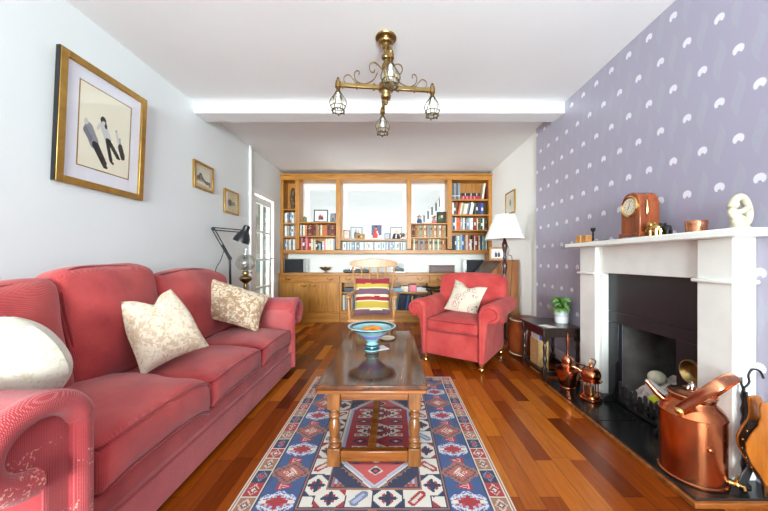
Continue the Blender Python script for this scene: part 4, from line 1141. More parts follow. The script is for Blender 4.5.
for sx in (-1, 1):
    b = B(); b.tube(smooth_path([(sx * 0.225, 0.25, 0.70), (sx * 0.245, 0.1, 0.695), (sx * 0.26, -0.12, 0.685), (sx * 0.25, -0.24, 0.68)], 5), 0.022, 12, flat=(0.55, 1.25)); b.ell((sx * 0.25, -0.235, 0.68), (0.033, 0.035, 0.018)); arm = L(b, 'armrest', M['pine'])
    p0, p1 = Vector((sx * 0.238, -0.19, 0.43)), Vector((sx * 0.253, -0.19, 0.675))
    L(B().tube([p0.lerp(p1, t / 8) for t in range(9)], [0.012, 0.016, 0.019, 0.016, 0.013, 0.017, 0.014, 0.012, 0.011], 12), 'arm_post', M['pine'])
    p0, p1 = Vector((sx * 0.24, 0.04, 0.43)), Vector((sx * 0.25, 0.05, 0.685))
    L(B().tube([p0, p1], [0.010, 0.009], 10), 'arm_spindle', M['pine'])
    for y0, y1 in ((-0.16, -0.22), (0.14, 0.22)):
        zz = 0.055 + 0.09 * (y1 - 0.02) ** 2 * 2
        p0, p1 = Vector((sx * 0.19, y0, 0.415)), Vector((sx * 0.225, y1, zz))
        L(B().tube([p0.lerp(p1, t / 8) for t in range(9)], [0.016, 0.018, 0.020, 0.021, 0.017, 0.020, 0.017, 0.015, 0.013], 12), 'leg', M['pine'])
    pts = [(sx * 0.225, -0.36 + 0.86 * t / 14, 0.024 + 0.40 * ((-0.36 + 0.86 * t / 14) - 0.0) ** 2) for t in range(15)]
    L(B().tube(pts, 0.024, 4, flat=(1.0, 0.6)), 'rocker', M['pine'])
L(B().cyl((-0.21, -0.2, 0.22), (0.21, -0.2, 0.22), 0.012), 'stretcher', M['pine'])
MR = T(-0.238, 3.46, 0) @ rotz(1)
# striped cushion: pillow surface with a woven stripe in its own colours
def striped():
    b = B(); Mx = MR @ T(-0.005, 0.075, 0.655) @ rot(-17, 'X'); b.pillow(0.41, 0.44, 0.12, Mx, 0, 30, 0.05, 5.0)
    inv = Mx.inverted()
    cols = []
    st = [(0.0, (112, 78, 92)), (0.13, (220, 208, 172)), (0.17, (186, 160, 62)), (0.34, (220, 206, 168)), (0.38, (150, 36, 50)), (0.48, (220, 208, 174)), (0.53, (112, 80, 96)), (0.68, (218, 204, 164)), (0.715, (192, 166, 66)), (0.83, (150, 34, 50)), (1.01, 0)]
    for f in b.bm.faces:
        z = (inv @ f.calc_center_median()).z / 0.44 + 0.5
        for (a, c), (a2, _) in zip(st, st[1:]):
            if a <= z < a2 or (a == 0 and z < 0): cols.append(lin(c)); break
        else: cols.append(lin((152, 34, 50)))
    lens = [len(f.verts) for f in b.bm.faces]
    o = b.build('scatter_cushion', M['cloth'])
    a = o.data.color_attributes.new('Col', 'FLOAT_COLOR', 'CORNER')
    arr = np.repeat(np.array(cols, dtype=np.float32), lens, axis=0); a.data.foreach_set('color', arr.ravel())
    tag(o, 'red, mustard and purple striped cushion on the rocking chair', 'cushion')
striped()

# ------------------------------------------------------------------ bureau, desk chair and floor lamp in the alcove
bu = thing('bureau', 'oak slope-front writing bureau against the right wall behind the armchair', 'bureau', (1.5, 4.55, 0))
out = [(1.735, 0.0), (1.735, 1.065), (1.50, 1.065), (1.27, 0.80), (1.27, 0.0)]
for y0, y1 in ((4.15, 4.172), (4.928, 4.95)):
    b = B(); b.prism(out, y0, y1, 'y'); b.build('side_panel', M['bureau'], bu, bevel=0.003)
b = B(); b.box(1.49, 1.735, 4.14, 4.96, 1.065, 1.085); b.build('top', M['bureau'], bu, bevel=0.004)
b = B(); b.prism([(1.497, 1.066), (1.512, 1.052), (1.285, 0.79), (1.262, 0.80)], 4.172, 4.928, 'y'); b.build('slope_flap', M['ebony'], bu, bevel=0.003)
for k, (z0, z1) in enumerate(((0.60, 0.78), (0.36, 0.58), (0.1, 0.34))):
    b = B(); b.box(1.262, 1.28, 4.18, 4.92, z0, z1); d = b.build('drawer', M['bureau'], bu, bevel=0.003)
    b = B()
    for y in (4.36, 4.74): b.ell((1.252, y, (z0 + z1) / 2), (0.014, 0.014, 0.014), None, 12, 8)
    b.build('knob', M['brass'], d)
b = B(); b.box(1.28, 1.73, 4.172, 4.928, 0.0, 0.09); b.box(1.715, 1.73, 4.172, 4.928, 0.09, 1.06); b.build('carcass', M['bureau'], bu)
photo_frame('wooden framed photo of two people standing on top of the bureau', 1.60, 1.085, 0.225, 0.20, M['pine'], blob([('c', .35, .1, .35, .5, .13, (60, 66, 92)), ('e', .35, .72, .1, .12, SKIN), ('c', .68, .1, .68, .45, .13, (50, 58, 84)), ('e', .68, .68, .1, .12, SKIN)], (232, 232, 234)), y=4.60, rz=-14, bw=0.026, mount=0.02, group='framed photo on the bureau')
dc = thing('desk_chair', 'dark wooden chair with curved arm rail behind the red armchair', 'chair', (0.76, 4.52, 0))
b = B(); b.rbox((0.76, 4.52, 0.445), (0.22, 0.22, 0.02), 0.018, 6); b.build('seat', M['ebony'], dc)
rail = smooth_path([(0.475, 4.30, 0.665), (0.56, 4.275, 0.655), (0.68, 4.27, 0.645), (0.84, 4.29, 0.675), (0.97, 4.38, 0.70), (1.01, 4.52, 0.71), (0.97, 4.66, 0.70), (0.84, 4.75, 0.675), (0.68, 4.77, 0.645), (0.56, 4.765, 0.655), (0.475, 4.74, 0.665)], 5)
b = B(); b.tube(rail, 0.023, 12, flat=(0.8, 1.2)); b.build('arm_rail', M['ebony'], dc)
for x, y, xx, yy, z in ((0.58, 4.34, 0.54, 4.28, 0.655), (0.74, 4.33, 0.72, 4.275, 0.65), (0.88, 4.36, 0.9, 4.325, 0.68), (0.95, 4.52, 1.0, 4.52, 0.7), (0.88, 4.68, 0.9, 4.715, 0.68), (0.74, 4.71, 0.72, 4.765, 0.65), (0.58, 4.70, 0.54, 4.76, 0.655)):
    b = B(); b.tube([(x, y, 0.455), ((x + xx) / 2, (y + yy) / 2, 0.56), (xx, yy, z)], [0.011, 0.015, 0.010], 10); b.build('spindle', M['ebony'], dc)
for sx in (-1, 1):
    for sy in (-1, 1):
        b = B(); b.tube([(0.76 + sx * 0.15, 4.52 + sy * 0.15, 0.435), (0.76 + sx * 0.175, 4.52 + sy * 0.175, 0.25), (0.76 + sx * 0.2, 4.52 + sy * 0.2, 0.0)], [0.018, 0.021, 0.013], 12); b.build('leg', M['ebony'], dc)
fl = thing('floor_lamp', 'turned dark wood floor lamp with white shade behind the armchair', 'lamp', (1.425, 3.83, 0))
FX, FY = 1.425, 3.83
b = B(); b.lathe([(0, 0), (0.14, 0), (0.145, 0.012), (0.13, 0.024), (0.08, 0.034), (0.04, 0.05), (0.03, 0.07), (0, 0.075)], (FX, FY, 0), 32); b.build('base', M['mahog'], fl)
pf = [(0.024, 0.05), (0.018, 0.10), (0.022, 0.30), (0.02, 0.55), (0.026, 0.60), (0.018, 0.63), (0.021, 0.80), (0.028, 0.84), (0.018, 0.87), (0.024, 0.93), (0.034, 1.00), (0.028, 1.05), (0.016, 1.08), (0.026, 1.11), (0.016, 1.14), (0.020, 1.19), (0.036, 1.25), (0.034, 1.29), (0.020, 1.33), (0.014, 1.36), (0.013, 1.40)]
b = B(); b.lathe(pf, (FX, FY, 0), 18); b.build('pole', plain('dark red brown polish', (62, 26, 22), 0.22, var=0.12), fl)
def shade_rings(f):
    n = 96; rs = []
    for r, z in ((0.243, 1.345), (0.122, 1.655)):
        rs.append([Vector((FX + (r + f) * (1 + 0.008 * (i % 2)) * math.cos(2 * PI * i / n), FY + (r + f) * (1 + 0.008 * (i % 2)) * math.sin(2 * PI * i / n), z)) for i in range(n)])
    return rs
b = B(); ro, ri = shade_rings(0.0), shade_rings(-0.003); b.rings([ro[0], ro[1], ri[1], ri[0]], False, True); sh = b.build('lamp_shade', M['shade'], fl, angle=60)
b = B(); b.cyl((FX, FY, 1.40), (FX, FY, 1.45), 0.018); b.build('bulb_holder', M['brass'], fl)
b = B(); b.ell((FX, FY, 1.50), (0.03, 0.03, 0.05)); b.build('bulb', M['white'], fl)
b = B()
for a in (0, 120, 240):
    b.tube([(FX + 0.018 * math.cos(math.radians(a)), FY + 0.018 * math.sin(math.radians(a)), 1.44), (FX + 0.12 * math.cos(math.radians(a)), FY + 0.12 * math.sin(math.radians(a)), 1.64)], 0.002, 6)
b.build('shade_carrier', M['brass'], sh)
b = B(); b.tube(smooth_path([(FX + 0.02, FY, 1.30), (FX + 0.06, FY + 0.01, 1.22), (FX + 0.05, FY + 0.01, 1.15), (FX + 0.10, FY + 0.02, 1.12), (FX + 0.13, FY + 0.1, 0.9), (FX + 0.12, FY + 0.16, 0.3), (FX + 0.1, FY + 0.12, 0.03)], 5), 0.004, 6); b.build('cable', M['black'], fl)

# ------------------------------------------------------------------ pictures on the walls
def wall_picture(label, side, y0, y1, z0, z1, bw, mat, fn, mount_col, mw, nu, lean=0.0, inner=None, dep=0.022, mwb=None, edge=None):
    xw = XL if side == 'L' else XR
    s = 1 if side == 'L' else -1
    t = thing('framed_picture', label, 'picture', (xw + s * 0.012, (y0 + y1) / 2, z0))
    mwb = mwb or mw
    Sx = Matrix.Identity(4); Sx[0][2] = s * lean / (z1 - z0); Sx[0][3] = -s * lean / (z1 - z0) * z0
    xa, xb = xw + s * 0.002, xw + s * (0.002 + dep)
    A, Bx = min(xa, xb), max(xa, xb)
    b = B()
    b.box(A, Bx, y0, y0 + bw, z0, z1, Sx).box(A, Bx, y1 - bw, y1, z0, z1, Sx).box(A, Bx, y0 + bw, y1 - bw, z0, z0 + bw, Sx).box(A, Bx, y0 + bw, y1 - bw, z1 - bw, z1, Sx)
    b.build('frame', mat, t, bevel=0.003)
    if edge:
        b = B(); b.box(A, Bx - s * 0.004 if s > 0 else Bx, y0 - 0.003, y0, z0, z1, Sx); b.build('frame_edge', edge, t)
    xm = xw + s * (0.002 + dep * 0.45)
    b = B(); b.box(min(xa, xm), max(xa, xm), y0 + bw - 0.002, y1 - bw + 0.002, z0 + bw - 0.002, z1 - bw + 0.002, Sx); b.build('mount', mount_col, t)
    a0, a1, c0, c1 = y0 + bw + mw, y1 - bw - mw, z0 + bw + mwb, z1 - bw - mw
    xp = xm + s * 0.0015
    if inner:
        g = 0.007; b = B(); q0, q1 = min(xm, xp), max(xm, xp)
        b.box(q0, q1, a0 - g, a0, c0 - g, c1 + g, Sx).box(q0, q1, a1, a1 + g, c0 - g, c1 + g, Sx).box(q0, q1, a0, a1, c0 - g, c0, Sx).box(q0, q1, a0, a1, c1, c1 + g, Sx); b.build('inner_slip', inner, t)
    o0 = Sx @ Vector((xp, a0 if s > 0 else a1, c0))
    picture('print', o0, (0, (a1 - a0) * s, 0), Sx.to_3x3() @ Vector((0, 0, c1 - c0)), nu, int(nu * (c1 - c0) / (a1 - a0)), fn, M['attr'], t)
    xg = xw + s * (0.002 + dep * 0.8)
    b = B(); b.box(min(xg, xg + s * 0.001), max(xg, xg + s * 0.001), y0 + bw - 0.002, y1 - bw + 0.002, z0 + bw - 0.002, z1 - bw + 0.002, Sx); b.build('picture_glass', M['glasst'], t)
    return t
BK, GY, LG = (34, 34, 38), (142, 142, 152), (206, 206, 204)
def dots(u, v):
    return LG if (int(u * 90) + int(v * 110)) % 3 == 0 else (150, 150, 150) if (int(u * 60) % 4 == 0) else (226, 222, 206)
fg = [('c', .17, .46, .27, .33, .085, GY), ('c', .11, .44, .2, .36, .04, (118, 118, 130)), ('c', .28, .30, .49, .085, .042, BK), ('c', .33, .30, .50, .10, .036, BK), ('c', .47, .09, .53, .06, .02, BK), ('e', .12, .545, .04, .038, (206, 200, 190)),
      ('c', .44, .57, .54, .43, .065, LG), ('c', .39, .60, .33, .52, .022, LG), ('e', .43, .65, .055, .045, BK), ('c', .46, .63, .49, .58, .025, BK), ('e', .44, .615, .03, .025, (214, 206, 196)), ('c', .52, .41, .61, .18, .034, BK), ('c', .56, .41, .75, .25, .034, BK), ('c', .61, .16, .66, .14, .018, BK), ('c', .75, .24, .79, .235, .018, BK),
      ('c', .71, .55, .76, .44, .024, LG), ('c', .78, .50, .80, .40, .02, (176, 176, 172)), ('c', .80, .39, .86, .28, .05, BK), ('e', .70, .585, .022, .02, (180, 180, 176))]
base_fn = blob(fg, (236, 230, 208))
wall_picture('large gold-framed monochrome drawing of three figures above the red sofa', 'L', 1.742, 2.352, 1.541, 2.328, 0.042, M['gold'], base_fn, plain('pale lilac white mount', (228, 228, 236), 0.8, var=0.01), 0.085, 96, lean=0.035, inner=M['gold'], dep=0.03, mwb=0.095, edge=M['black'])
def sea1(u, v):
    n = noise.noise(Vector((u * 7, v * 7, 1)))
    h = 0.42 + 0.30 * math.exp(-((u - 0.28) / 0.16) ** 2) - 0.15 * u + 0.04 * n
    if v > h: return (204, 200, 184) if v > 0.75 + 0.1 * n else (214, 212, 200)
    if v > h - 0.22 + 0.1 * n: return (112, 116, 104) if n > -0.2 else (80, 88, 84)
    if v > 0.18: return (168, 158, 132) if n > 0 else (140, 134, 114)
    return (228, 224, 208)
def sea2(u, v):
    n = noise.noise(Vector((u * 9, v * 9, 4)))
    if u < 0.18 + 0.03 * n: return (232, 232, 226)
    if abs(v - 0.45) < 0.16 + 0.06 * n and 0.25 < u < 0.5: return (94, 96, 88)
    if abs(v - 0.45) < 0.10 + 0.08 * n and u < 0.82: return (146, 142, 120)
    return (206, 192, 156) if n < 0.15 else (216, 206, 176)
wall_picture('small gilt-framed landscape, nearer of two on the left wall', 'L', 2.972, 3.300, 1.808, 2.085, 0.022, M['gold'], sea1, plain('tan mount', (206, 186, 150), 0.8, var=0.03), 0.030, 40)
wall_picture('small gilt-framed landscape, farther of two on the left wall', 'L', 3.508, 3.835, 1.645, 1.93, 0.022, M['gold'], sea2, plain('buff mount', (216, 202, 168), 0.8, var=0.03), 0.012, 40)
wall_picture('small gold-framed drawing on the white alcove wall above the lamp', 'R', 4.27, 4.62, 1.765, 2.10, 0.02, M['gold'], blob([('e', .5, .5, .16, .26, (170, 160, 140)), ('c', .5, .3, .5, .7, .03, (120, 112, 100))], (226, 220, 204)), plain('cream mount', (232, 228, 214), 0.8, var=0.01), 0.05, 24)

# ------------------------------------------------------------------ lamps behind the far end of the sofa
lt = thing('lamp_table', 'small dark table behind the sofa end carrying the two lamps', 'table', (-1.73, 3.40, 0))
b = B(); b.box(-1.96, -1.52, 3.21, 3.62, 0.575, 0.60); b.build('tabletop', M['darkoak'], lt, bevel=0.004)
for x in (-1.93, -1.55):
    for y in (3.24, 3.59):
        b = B(); b.cyl((x, y, 0), (x, y, 0.576), 0.016, 0.02); b.build('leg', M['ebony'], lt)
al = thing('desk_lamp', 'black jointed desk lamp reaching over the far end of the sofa', 'lamp', (-1.76, 3.30, 0.60))
DK = plain('black lamp enamel', (26, 27, 31), 0.3, var=0.03)
E, J, P0, H0 = Vector((-1.95, 3.25, 1.42)), Vector((-1.79, 3.29, 1.10)), Vector((-1.79, 3.31, 0.62)), Vector((-1.645, 3.28, 1.395))
b = B(); b.lathe([(0, 0), (0.058, 0), (0.058, 0.03), (0.02, 0.036), (0, 0.036)], (P0.x, P0.y, 0.601), 24); b.build('base', DK, al)
b = B(); b.cyl(P0, J, 0.012); b.ell(J, (0.022, 0.016, 0.022)); b.build('post', DK, al)
for k, (a, c) in enumerate(((J, E), (E, H0))):
    d = (c - a).normalized(); n = Vector((-d.z, 0, d.x)) * 0.013
    b = B(); b.cyl(a + n, c + n, 0.0062, n=8).cyl(a - n, c - n, 0.0062, n=8); b.ell(c, (0.02, 0.014, 0.02))
    if k == 0: b.cyl(a + Vector((0.02, -0.012, -0.02)), a.lerp(c, 0.45) + Vector((0, -0.012, 0)), 0.011, n=8)
    b.build('arm', DK, al)
hx = (Vector((-0.075, 0, -0.19))).normalized()
Mh = T(-1.592, 3.28, 1.457) @ hx.to_track_quat('Z', 'Y').to_matrix().to_4x4()
b = B(); b.lathe([(0, -0.002), (0.025, 0), (0.034, 0.01), (0.036, 0.06), (0.042, 0.072), (0.060, 0.10), (0.080, 0.15), (0.086, 0.19), (0.083, 0.19), (0.076, 0.15), (0.055, 0.10), (0.03, 0.07), (0, 0.065)], (0, 0, 0), 28, Mh); hd = b.build('shade', DK, al)
b = B(); b.cyl(H0, H0.lerp(Mh @ Vector((0, 0, 0.07)), 0.8), 0.012); b.build('joint', DK, hd)
b = B(); b.tube(smooth_path([J + Vector((-0.06, 0, 0.1)), Vector((-1.86, 3.24, 1.08)), Vector((-1.93, 3.26, 0.96)), Vector((-1.965, 3.3, 0.7)), Vector((-1.97, 3.35, 0.2))], 5), 0.004, 6); b.build('cable', M['black'], al)
ol = thing('oil_lamp', 'brass oil lamp with clear glass globe behind the sofa cushion', 'lamp', (-1.66, 3.40, 0.60))
OX, OY = -1.69, 3.44
b = B(); b.lathe([(0, 0.001), (0.06, 0.001), (0.062, 0.012), (0.05, 0.03), (0.025, 0.06), (0.018, 0.12), (0.024, 0.18), (0.018, 0.21), (0, 0.21)], (OX, OY, 0.60), 28); b.build('base', M['brass'], ol)
b = B(); b.lathe([(0.0, 0), (0.02, 0), (0.03, 0.012), (0.062, 0.04), (0.07, 0.06), (0.062, 0.08), (0.03, 0.092), (0.02, 0.10), (0.034, 0.112), (0.034, 0.135), (0.024, 0.15), (0, 0.15)], (OX, OY, 0.81), 30); fo = b.build('font', M['brass'], ol)
b = B(); b.cyl((OX + 0.03, OY, 0.935), (OX + 0.07, OY - 0.01, 0.935), 0.004); b.cyl((OX + 0.07, OY - 0.012, 0.935), (OX + 0.075, OY - 0.012, 0.935), 0.012); b.build('wick_knob', M['brass'], fo)
b = B(); b.lathe([(0.045, 0), (0.075, 0.012), (0.10, 0.05), (0.105, 0.085), (0.095, 0.125), (0.07, 0.16), (0.045, 0.178), (0.043, 0.178), (0.068, 0.158), (0.093, 0.124), (0.103, 0.085), (0.098, 0.05), (0.073, 0.013), (0.043, 0.002)], (OX, OY, 0.965), 32, cap=False)
b.build('globe', glass_thin('etched globe glass', (0.93, 0.93, 0.91), 0.3), ol)
b = B(); b.lathe([(0.022, 0), (0.03, 0.04), (0.022, 0.09), (0.02, 0.26), (0.019, 0.26), (0.021, 0.09), (0.029, 0.04), (0.021, 0)], (OX, OY, 0.955), 20, cap=False); b.build('chimney', M['glass'], ol)

# ------------------------------------------------------------------ chandelier
CXc, CYc, CZ = -0.05, 2.13, ZC
ch = thing('chandelier', 'ornate aged brass ceiling light with four caged glass lanterns', 'ceiling light', (CXc, CYc, CZ), 6.0)
def LC(b, name, mat, par=ch, **k): return b.build(name, mat, par, local=True, **k)
b = B(); b.lathe([(0, 0), (0.072, 0), (0.075, -0.005), (0.072, -0.014), (0.062, -0.017), (0.048, -0.020), (0.048, -0.034), (0.052, -0.038), (0.049, -0.046), (0.036, -0.050), (0.030, -0.058), (0.031, -0.072), (0.022, -0.082), (0, -0.083)], n=32); LC(b, 'canopy', M['brass'])
b = B(); b.lathe([(0, -0.08), (0.014, -0.08), (0.014, -0.125), (0.028, -0.13), (0.032, -0.142), (0.028, -0.154), (0.014, -0.16), (0.013, -0.185), (0.024, -0.19), (0.030, -0.205), (0.030, -0.225), (0.018, -0.235), (0.012, -0.25), (0.012, -0.33), (0, -0.33)], n=24); LC(b, 'stem', M['brass'])
HZ = -0.357
b = B(); b.lathe([(0, 0.06), (0.02, 0.06), (0.03, 0.045), (0.034, 0.03), (0.05, 0.022), (0.052, -0.022), (0.038, -0.03), (0.03, -0.05), (0.038, -0.06), (0.034, -0.078), (0.016, -0.09), (0.012, -0.10), (0.018, -0.108), (0.010, -0.122), (0, -0.125)], (0, 0, HZ), 24); LC(b, 'hub', M['brass'])
for k in range(4):
    Mk = rotz(90 * k + 180)
    b = B(); b.box(0.03, 0.325, -0.011, 0.011, HZ - 0.013, HZ + 0.013, Mk)
    for r, w in ((0.075, 0.017), (0.085, 0.019), (0.20, 0.018), (0.205, 0.016), (0.30, 0.017)): b.box(r, r + 0.008, -w, w, HZ - w, HZ + w, Mk)
    arm = LC(b, 'arm', M['brass'], bevel=0.002)
    b = B(); b.lathe([(0, 0.055), (0.008, 0.05), (0.011, 0.042), (0.006, 0.036), (0.016, 0.028), (0.018, 0.02), (0.014, 0.014), (0.021, 0.01), (0.021, -0.018), (0.012, -0.022), (0.016, -0.03), (0.006, -0.04), (0.006, -0.052), (0, -0.052)], Mk @ Vector((0.335, 0, HZ)), 18); LC(b, 'end_cap', M['brass'], arm)
    b = B(); b.tube([Mk @ p for p in smooth_path([(0.06, 0, HZ + 0.10), (0.085, 0, HZ + 0.055), (0.13, 0, HZ + 0.025), (0.18, 0, HZ + 0.02), (0.215, 0, HZ + 0.045), (0.222, 0, HZ + 0.085), (0.205, 0, HZ + 0.108), (0.188, 0, HZ + 0.098), (0.192, 0, HZ + 0.08)], 5)], 0.0052, 8, flat=(0.7, 1.2))
    b.tube([Mk @ p for p in smooth_path([(0.215, 0, HZ + 0.018), (0.235, 0, HZ + 0.05), (0.262, 0, HZ + 0.075), (0.29, 0, HZ + 0.062), (0.295, 0, HZ + 0.035), (0.285, 0, HZ + 0.018)], 5)], 0.0048, 8, flat=(0.7, 1.2)); LC(b, 'scroll', M['brass'], arm)
    lc = Mk @ Vector((0.335, 0, HZ - 0.185))
    pr = [(0.016, 0.135), (0.022, 0.125), (0.030, 0.112), (0.050, 0.085), (0.058, 0.06), (0.052, 0.035), (0.038, 0.015), (0.034, 0.0)]
    b = B(); b.lathe([(r * 0.96, z) for r, z in pr], lc, 24, cap=False); ln = LC(b, 'lantern_glass', M['glass'], arm)
    b = B()
    for q in range(6):
        a = 2 * PI * q / 6
        b.tube(smooth_path([lc + Vector((r * math.cos(a), r * math.sin(a), z)) for r, z in pr], 3), 0.0034, 6)
        b.ell(lc + Vector((0.046 * math.cos(a + 0.5), 0.046 * math.sin(a + 0.5), -0.004)), (0.006, 0.006, 0.006), None, 8, 5)
    b.tube([lc + Vector((0.044 * math.cos(2 * PI * q / 24), 0.044 * math.sin(2 * PI * q / 24), 0.004)) for q in range(24)], 0.0048, 6, closed=True)
    b.tube([lc + Vector((0.05 * math.cos(2 * PI * q / 24), 0.05 * math.sin(2 * PI * q / 24), 0.032)) for q in range(24)], 0.0034, 6, closed=True)
    b.lathe([(0.004, 0.15), (0.012, 0.146), (0.020, 0.136), (0.024, 0.128), (0.014, 0.13)], lc, 16); LC(b, 'lantern_cage', M['brassd'], arm)
    b = B(); b.ell(lc + Vector((0, 0, 0.075)), (0.016, 0.016, 0.03), None, 14, 10); b.cyl(lc + Vector((0, 0, 0.105)), lc + Vector((0, 0, 0.14)), 0.012); LC(b, 'bulb', M['white'], arm)
b = B()
for sx in (-1, 1):
    b.tube(smooth_path([(sx * 0.012, 0, -0.255), (sx * 0.04, 0, -0.215), (sx * 0.075, 0, -0.185), (sx * 0.105, 0, -0.19), (sx * 0.118, 0, -0.22), (sx * 0.105, 0, -0.25), (sx * 0.085, 0, -0.252), (sx * 0.08, 0, -0.235)], 5), 0.0058, 8, flat=(0.7, 1.2))
LC(b, 'top_scrolls', M['brass'])
# ------------------------------------------------------------------ hearth and fireplace
he = thing('hearth', 'black slate hearth slab with thin wooden edging', 'hearth', (1.515, 1.96, 0))
b = B(); b.box(1.322, 1.719, 1.312, 1.955, 0.0, 0.03).box(1.322, 1.719, 1.958, 2.60, 0.0, 0.03); b.build('slab', M['hearth'], he, bevel=0.003)
b = B(); b.box(1.302, 1.322, 1.292, 2.60, 0, 0.024).box(1.322, 1.719, 1.292, 1.312, 0, 0.024); b.build('wood_edging', M['midoak'], he, bevel=0.003)
ZH = 0.0305
fs = thing('fireplace_surround', 'cream marble fireplace surround with black slate insert on lilac wall', 'fireplace', (1.66, 1.96, ZH))
XW = XP - 0.001
b = B(); b.box(1.50, XW, 1.313, 2.62, 1.182, 1.217); b.build('mantel_shelf', M['marble'], fs, bevel=0.006)
for y0, y1 in ((1.418, 1.586), (2.385, 2.578)):
    b = B(); b.box(1.607, XW, y0, y1, ZH, 1.182); p = b.build('pilaster', M['marble'], fs, bevel=0.004)
    b = B(); b.box(1.587, XW, y0 - 0.018, y1 + 0.018, 0.960, 0.980); b.build('moulding', M['marble'], p, bevel=0.007)
b = B(); b.box(1.64, XW, 1.586, 2.385, 0.977, 1.182); b.build('frieze', M['marble'], fs, bevel=0.003)
b = B(); b.box(1.64, XW, 2.354, 2.385, ZH, 0.977); b.build('inner_slip', M['marble'], fs, bevel=0.003)
sl = B(); sl.box(1.69, XW, 1.586, 2.354, 0.681, 0.977).box(1.69, XW, 1.586, 2.354, 0.60, 0.679).box(1.69, XW, 1.586, 1.79, ZH, 0.598).box(1.69, XW, 2.25, 2.354, ZH, 0.598)
sl.build('slate_insert', M['slate'], fs, bevel=0.002)
fb = B()
fb.prism([(1.793, 1.72), (1.793, 1.83), (1.86, 2.12), (1.80, 2.15), (1.70, 1.83)], 0.0, 0.85, 'z', Matrix(((0, 1, 0, 0), (1, 0, 0, 0), (0, 0, 1, 0), (0, 0, 0, 1))))
fb.prism([(2.247, 1.72), (2.247, 1.83), (2.18, 2.12), (2.24, 2.15), (2.34, 1.83)], 0.0, 0.85, 'z', Matrix(((0, 1, 0, 0), (1, 0, 0, 0), (0, 0, 1, 0), (0, 0, 0, 1))))
fb.prism([(2.12, 0.0), (2.12, 0.42), (1.96, 0.85), (2.02, 0.87), (2.18, 0.44), (2.18, 0.0)], 1.80, 2.24, 'y')
fb.box(1.822, 2.15, 1.80, 2.24, 0.0, 0.03).box(1.822, 2.1, 1.72, 2.32, 0.85, 0.88)
fb.build('fireback', M['soot'], fs)
# fire basket front
gr = thing('fire_grate', 'black cast iron fire grate with crenellated front in the fireplace', 'grate', (1.66, 2.02, ZH))
def arc(t): return Vector((1.682 - 0.035 * math.sin(PI * t) ** 0.5, 1.815 + 0.41 * t, 0))
b = B(); b.tube([arc(t / 20) + Vector((0, 0, ZH + 0.014)) for t in range(21)], 0.015, 8); b.tube([arc(t / 20) + Vector((0, 0, ZH + 0.062)) for t in range(21)], 0.010, 8); b.build('fret_rail', M['blackm'], gr)
for k in range(10):
    t = 0.06 + 0.88 * k / 9; p = arc(t); hh = (0.135, 0.16)[k % 2]
    d = (arc(min(1, t + 0.01)) - arc(max(0, t - 0.01))).normalized()
    b = B(); b.tube([p + Vector((0, 0, ZH + z)) for z in (0.01, 0.07, hh - 0.02, hh - 0.006, hh)], [0.013, 0.012, 0.016, 0.013, 0.004], 8, flat=(0.6, 1.0)); b.build('fret_bar', plain('worn grey iron %d' % (k % 2), (70, 70, 74) if k % 2 else (48, 48, 52), 0.45, 0.5, var=0.2, vs=18), gr)
for y in (1.80, 2.235):
    b = B(); b.prism([(1.60, ZH), (1.69, ZH), (1.69, ZH + 0.27), (1.672, ZH + 0.30), (1.655, ZH + 0.27), (1.652, ZH + 0.12), (1.635, ZH + 0.06), (1.575, ZH + 0.03), (1.565, ZH)], y - 0.007, y + 0.007, 'y'); b.build('end_cheek', M['blackm'], gr, bevel=0.002)
b = B()
for k in range(6): b.box(1.68, 1.98, 1.84 + 0.07 * k, 1.855 + 0.07 * k, 0.08, 0.095)
b.box(1.69, 1.705, 1.82, 2.22, 0.07, 0.081).box(1.95, 1.965, 1.85, 2.19, 0.032, 0.081)
b.build('grate_bars', M['blackm'], gr)
# ash bed and what lies on it
b = B()
n = 26; rings = []
for i in range(n + 1):
    y = 1.86 + 0.32 * i / n; ring = []
    for j in range(n + 1):
        x = 1.712 + 0.245 * j / n
        e = max(0, 1 - ((y - 2.02) / 0.17) ** 2) * max(0.0, min(1, (x - 1.705) / 0.05)) 
        z = 0.115 + e * (0.10 + 0.07 * (j / n)) + 0.035 * noise.noise(Vector((x * 26, y * 26, 2))) * e + 0.02 * noise.noise(Vector((x * 70, y * 70, 5))) * e
        ring.append(Vector((x, y, z)))
    ring += [Vector((1.957, y, 0.0955)), Vector((1.712, y, 0.0955))]
    rings.append(ring)
b.rings(rings)
tag(b.build('ash_heap', plain('pale wood ash', (210, 198, 188), 0.95, var=0.3, vs=26, bump=0.4, bs=70)), 'heap of pale ash and crumpled paper in the fire grate', 'ash', kind='stuff')
b = B(); b.ell((1.80, 2.045, 0.275), (0.052, 0.052, 0.046), None, 24, 14); tag(b.build('pale_ball', plain('pale cream ball', (214, 208, 184), 0.6, var=0.08, vs=20, bump=0.15, bs=30)), 'pale cream ball on the ash in the fireplace', 'ball')
b = B(); b.cbox((1.742, 1.985, 0.195), (0.03, 0.15, 0.11), rot(16, 'X') @ rot(-10, 'Y')); tag(b.build('carton', M['white'], bevel=0.003), 'white carton lying on the ash behind the grate front', 'carton')
b = B(); b.ell((1.695, 1.945, 0.168), (0.03, 0.033, 0.03), None, 20, 12); b.mi = 1; b.ell((1.669, 1.942, 0.160), (0.006, 0.012, 0.012), None, 10, 6)
tag(b.build('yellow_ball', [plain('yellow green ball', (206, 204, 40), 0.6, var=0.05), M['black']]), 'yellow and black ball in the front of the fire grate', 'ball')
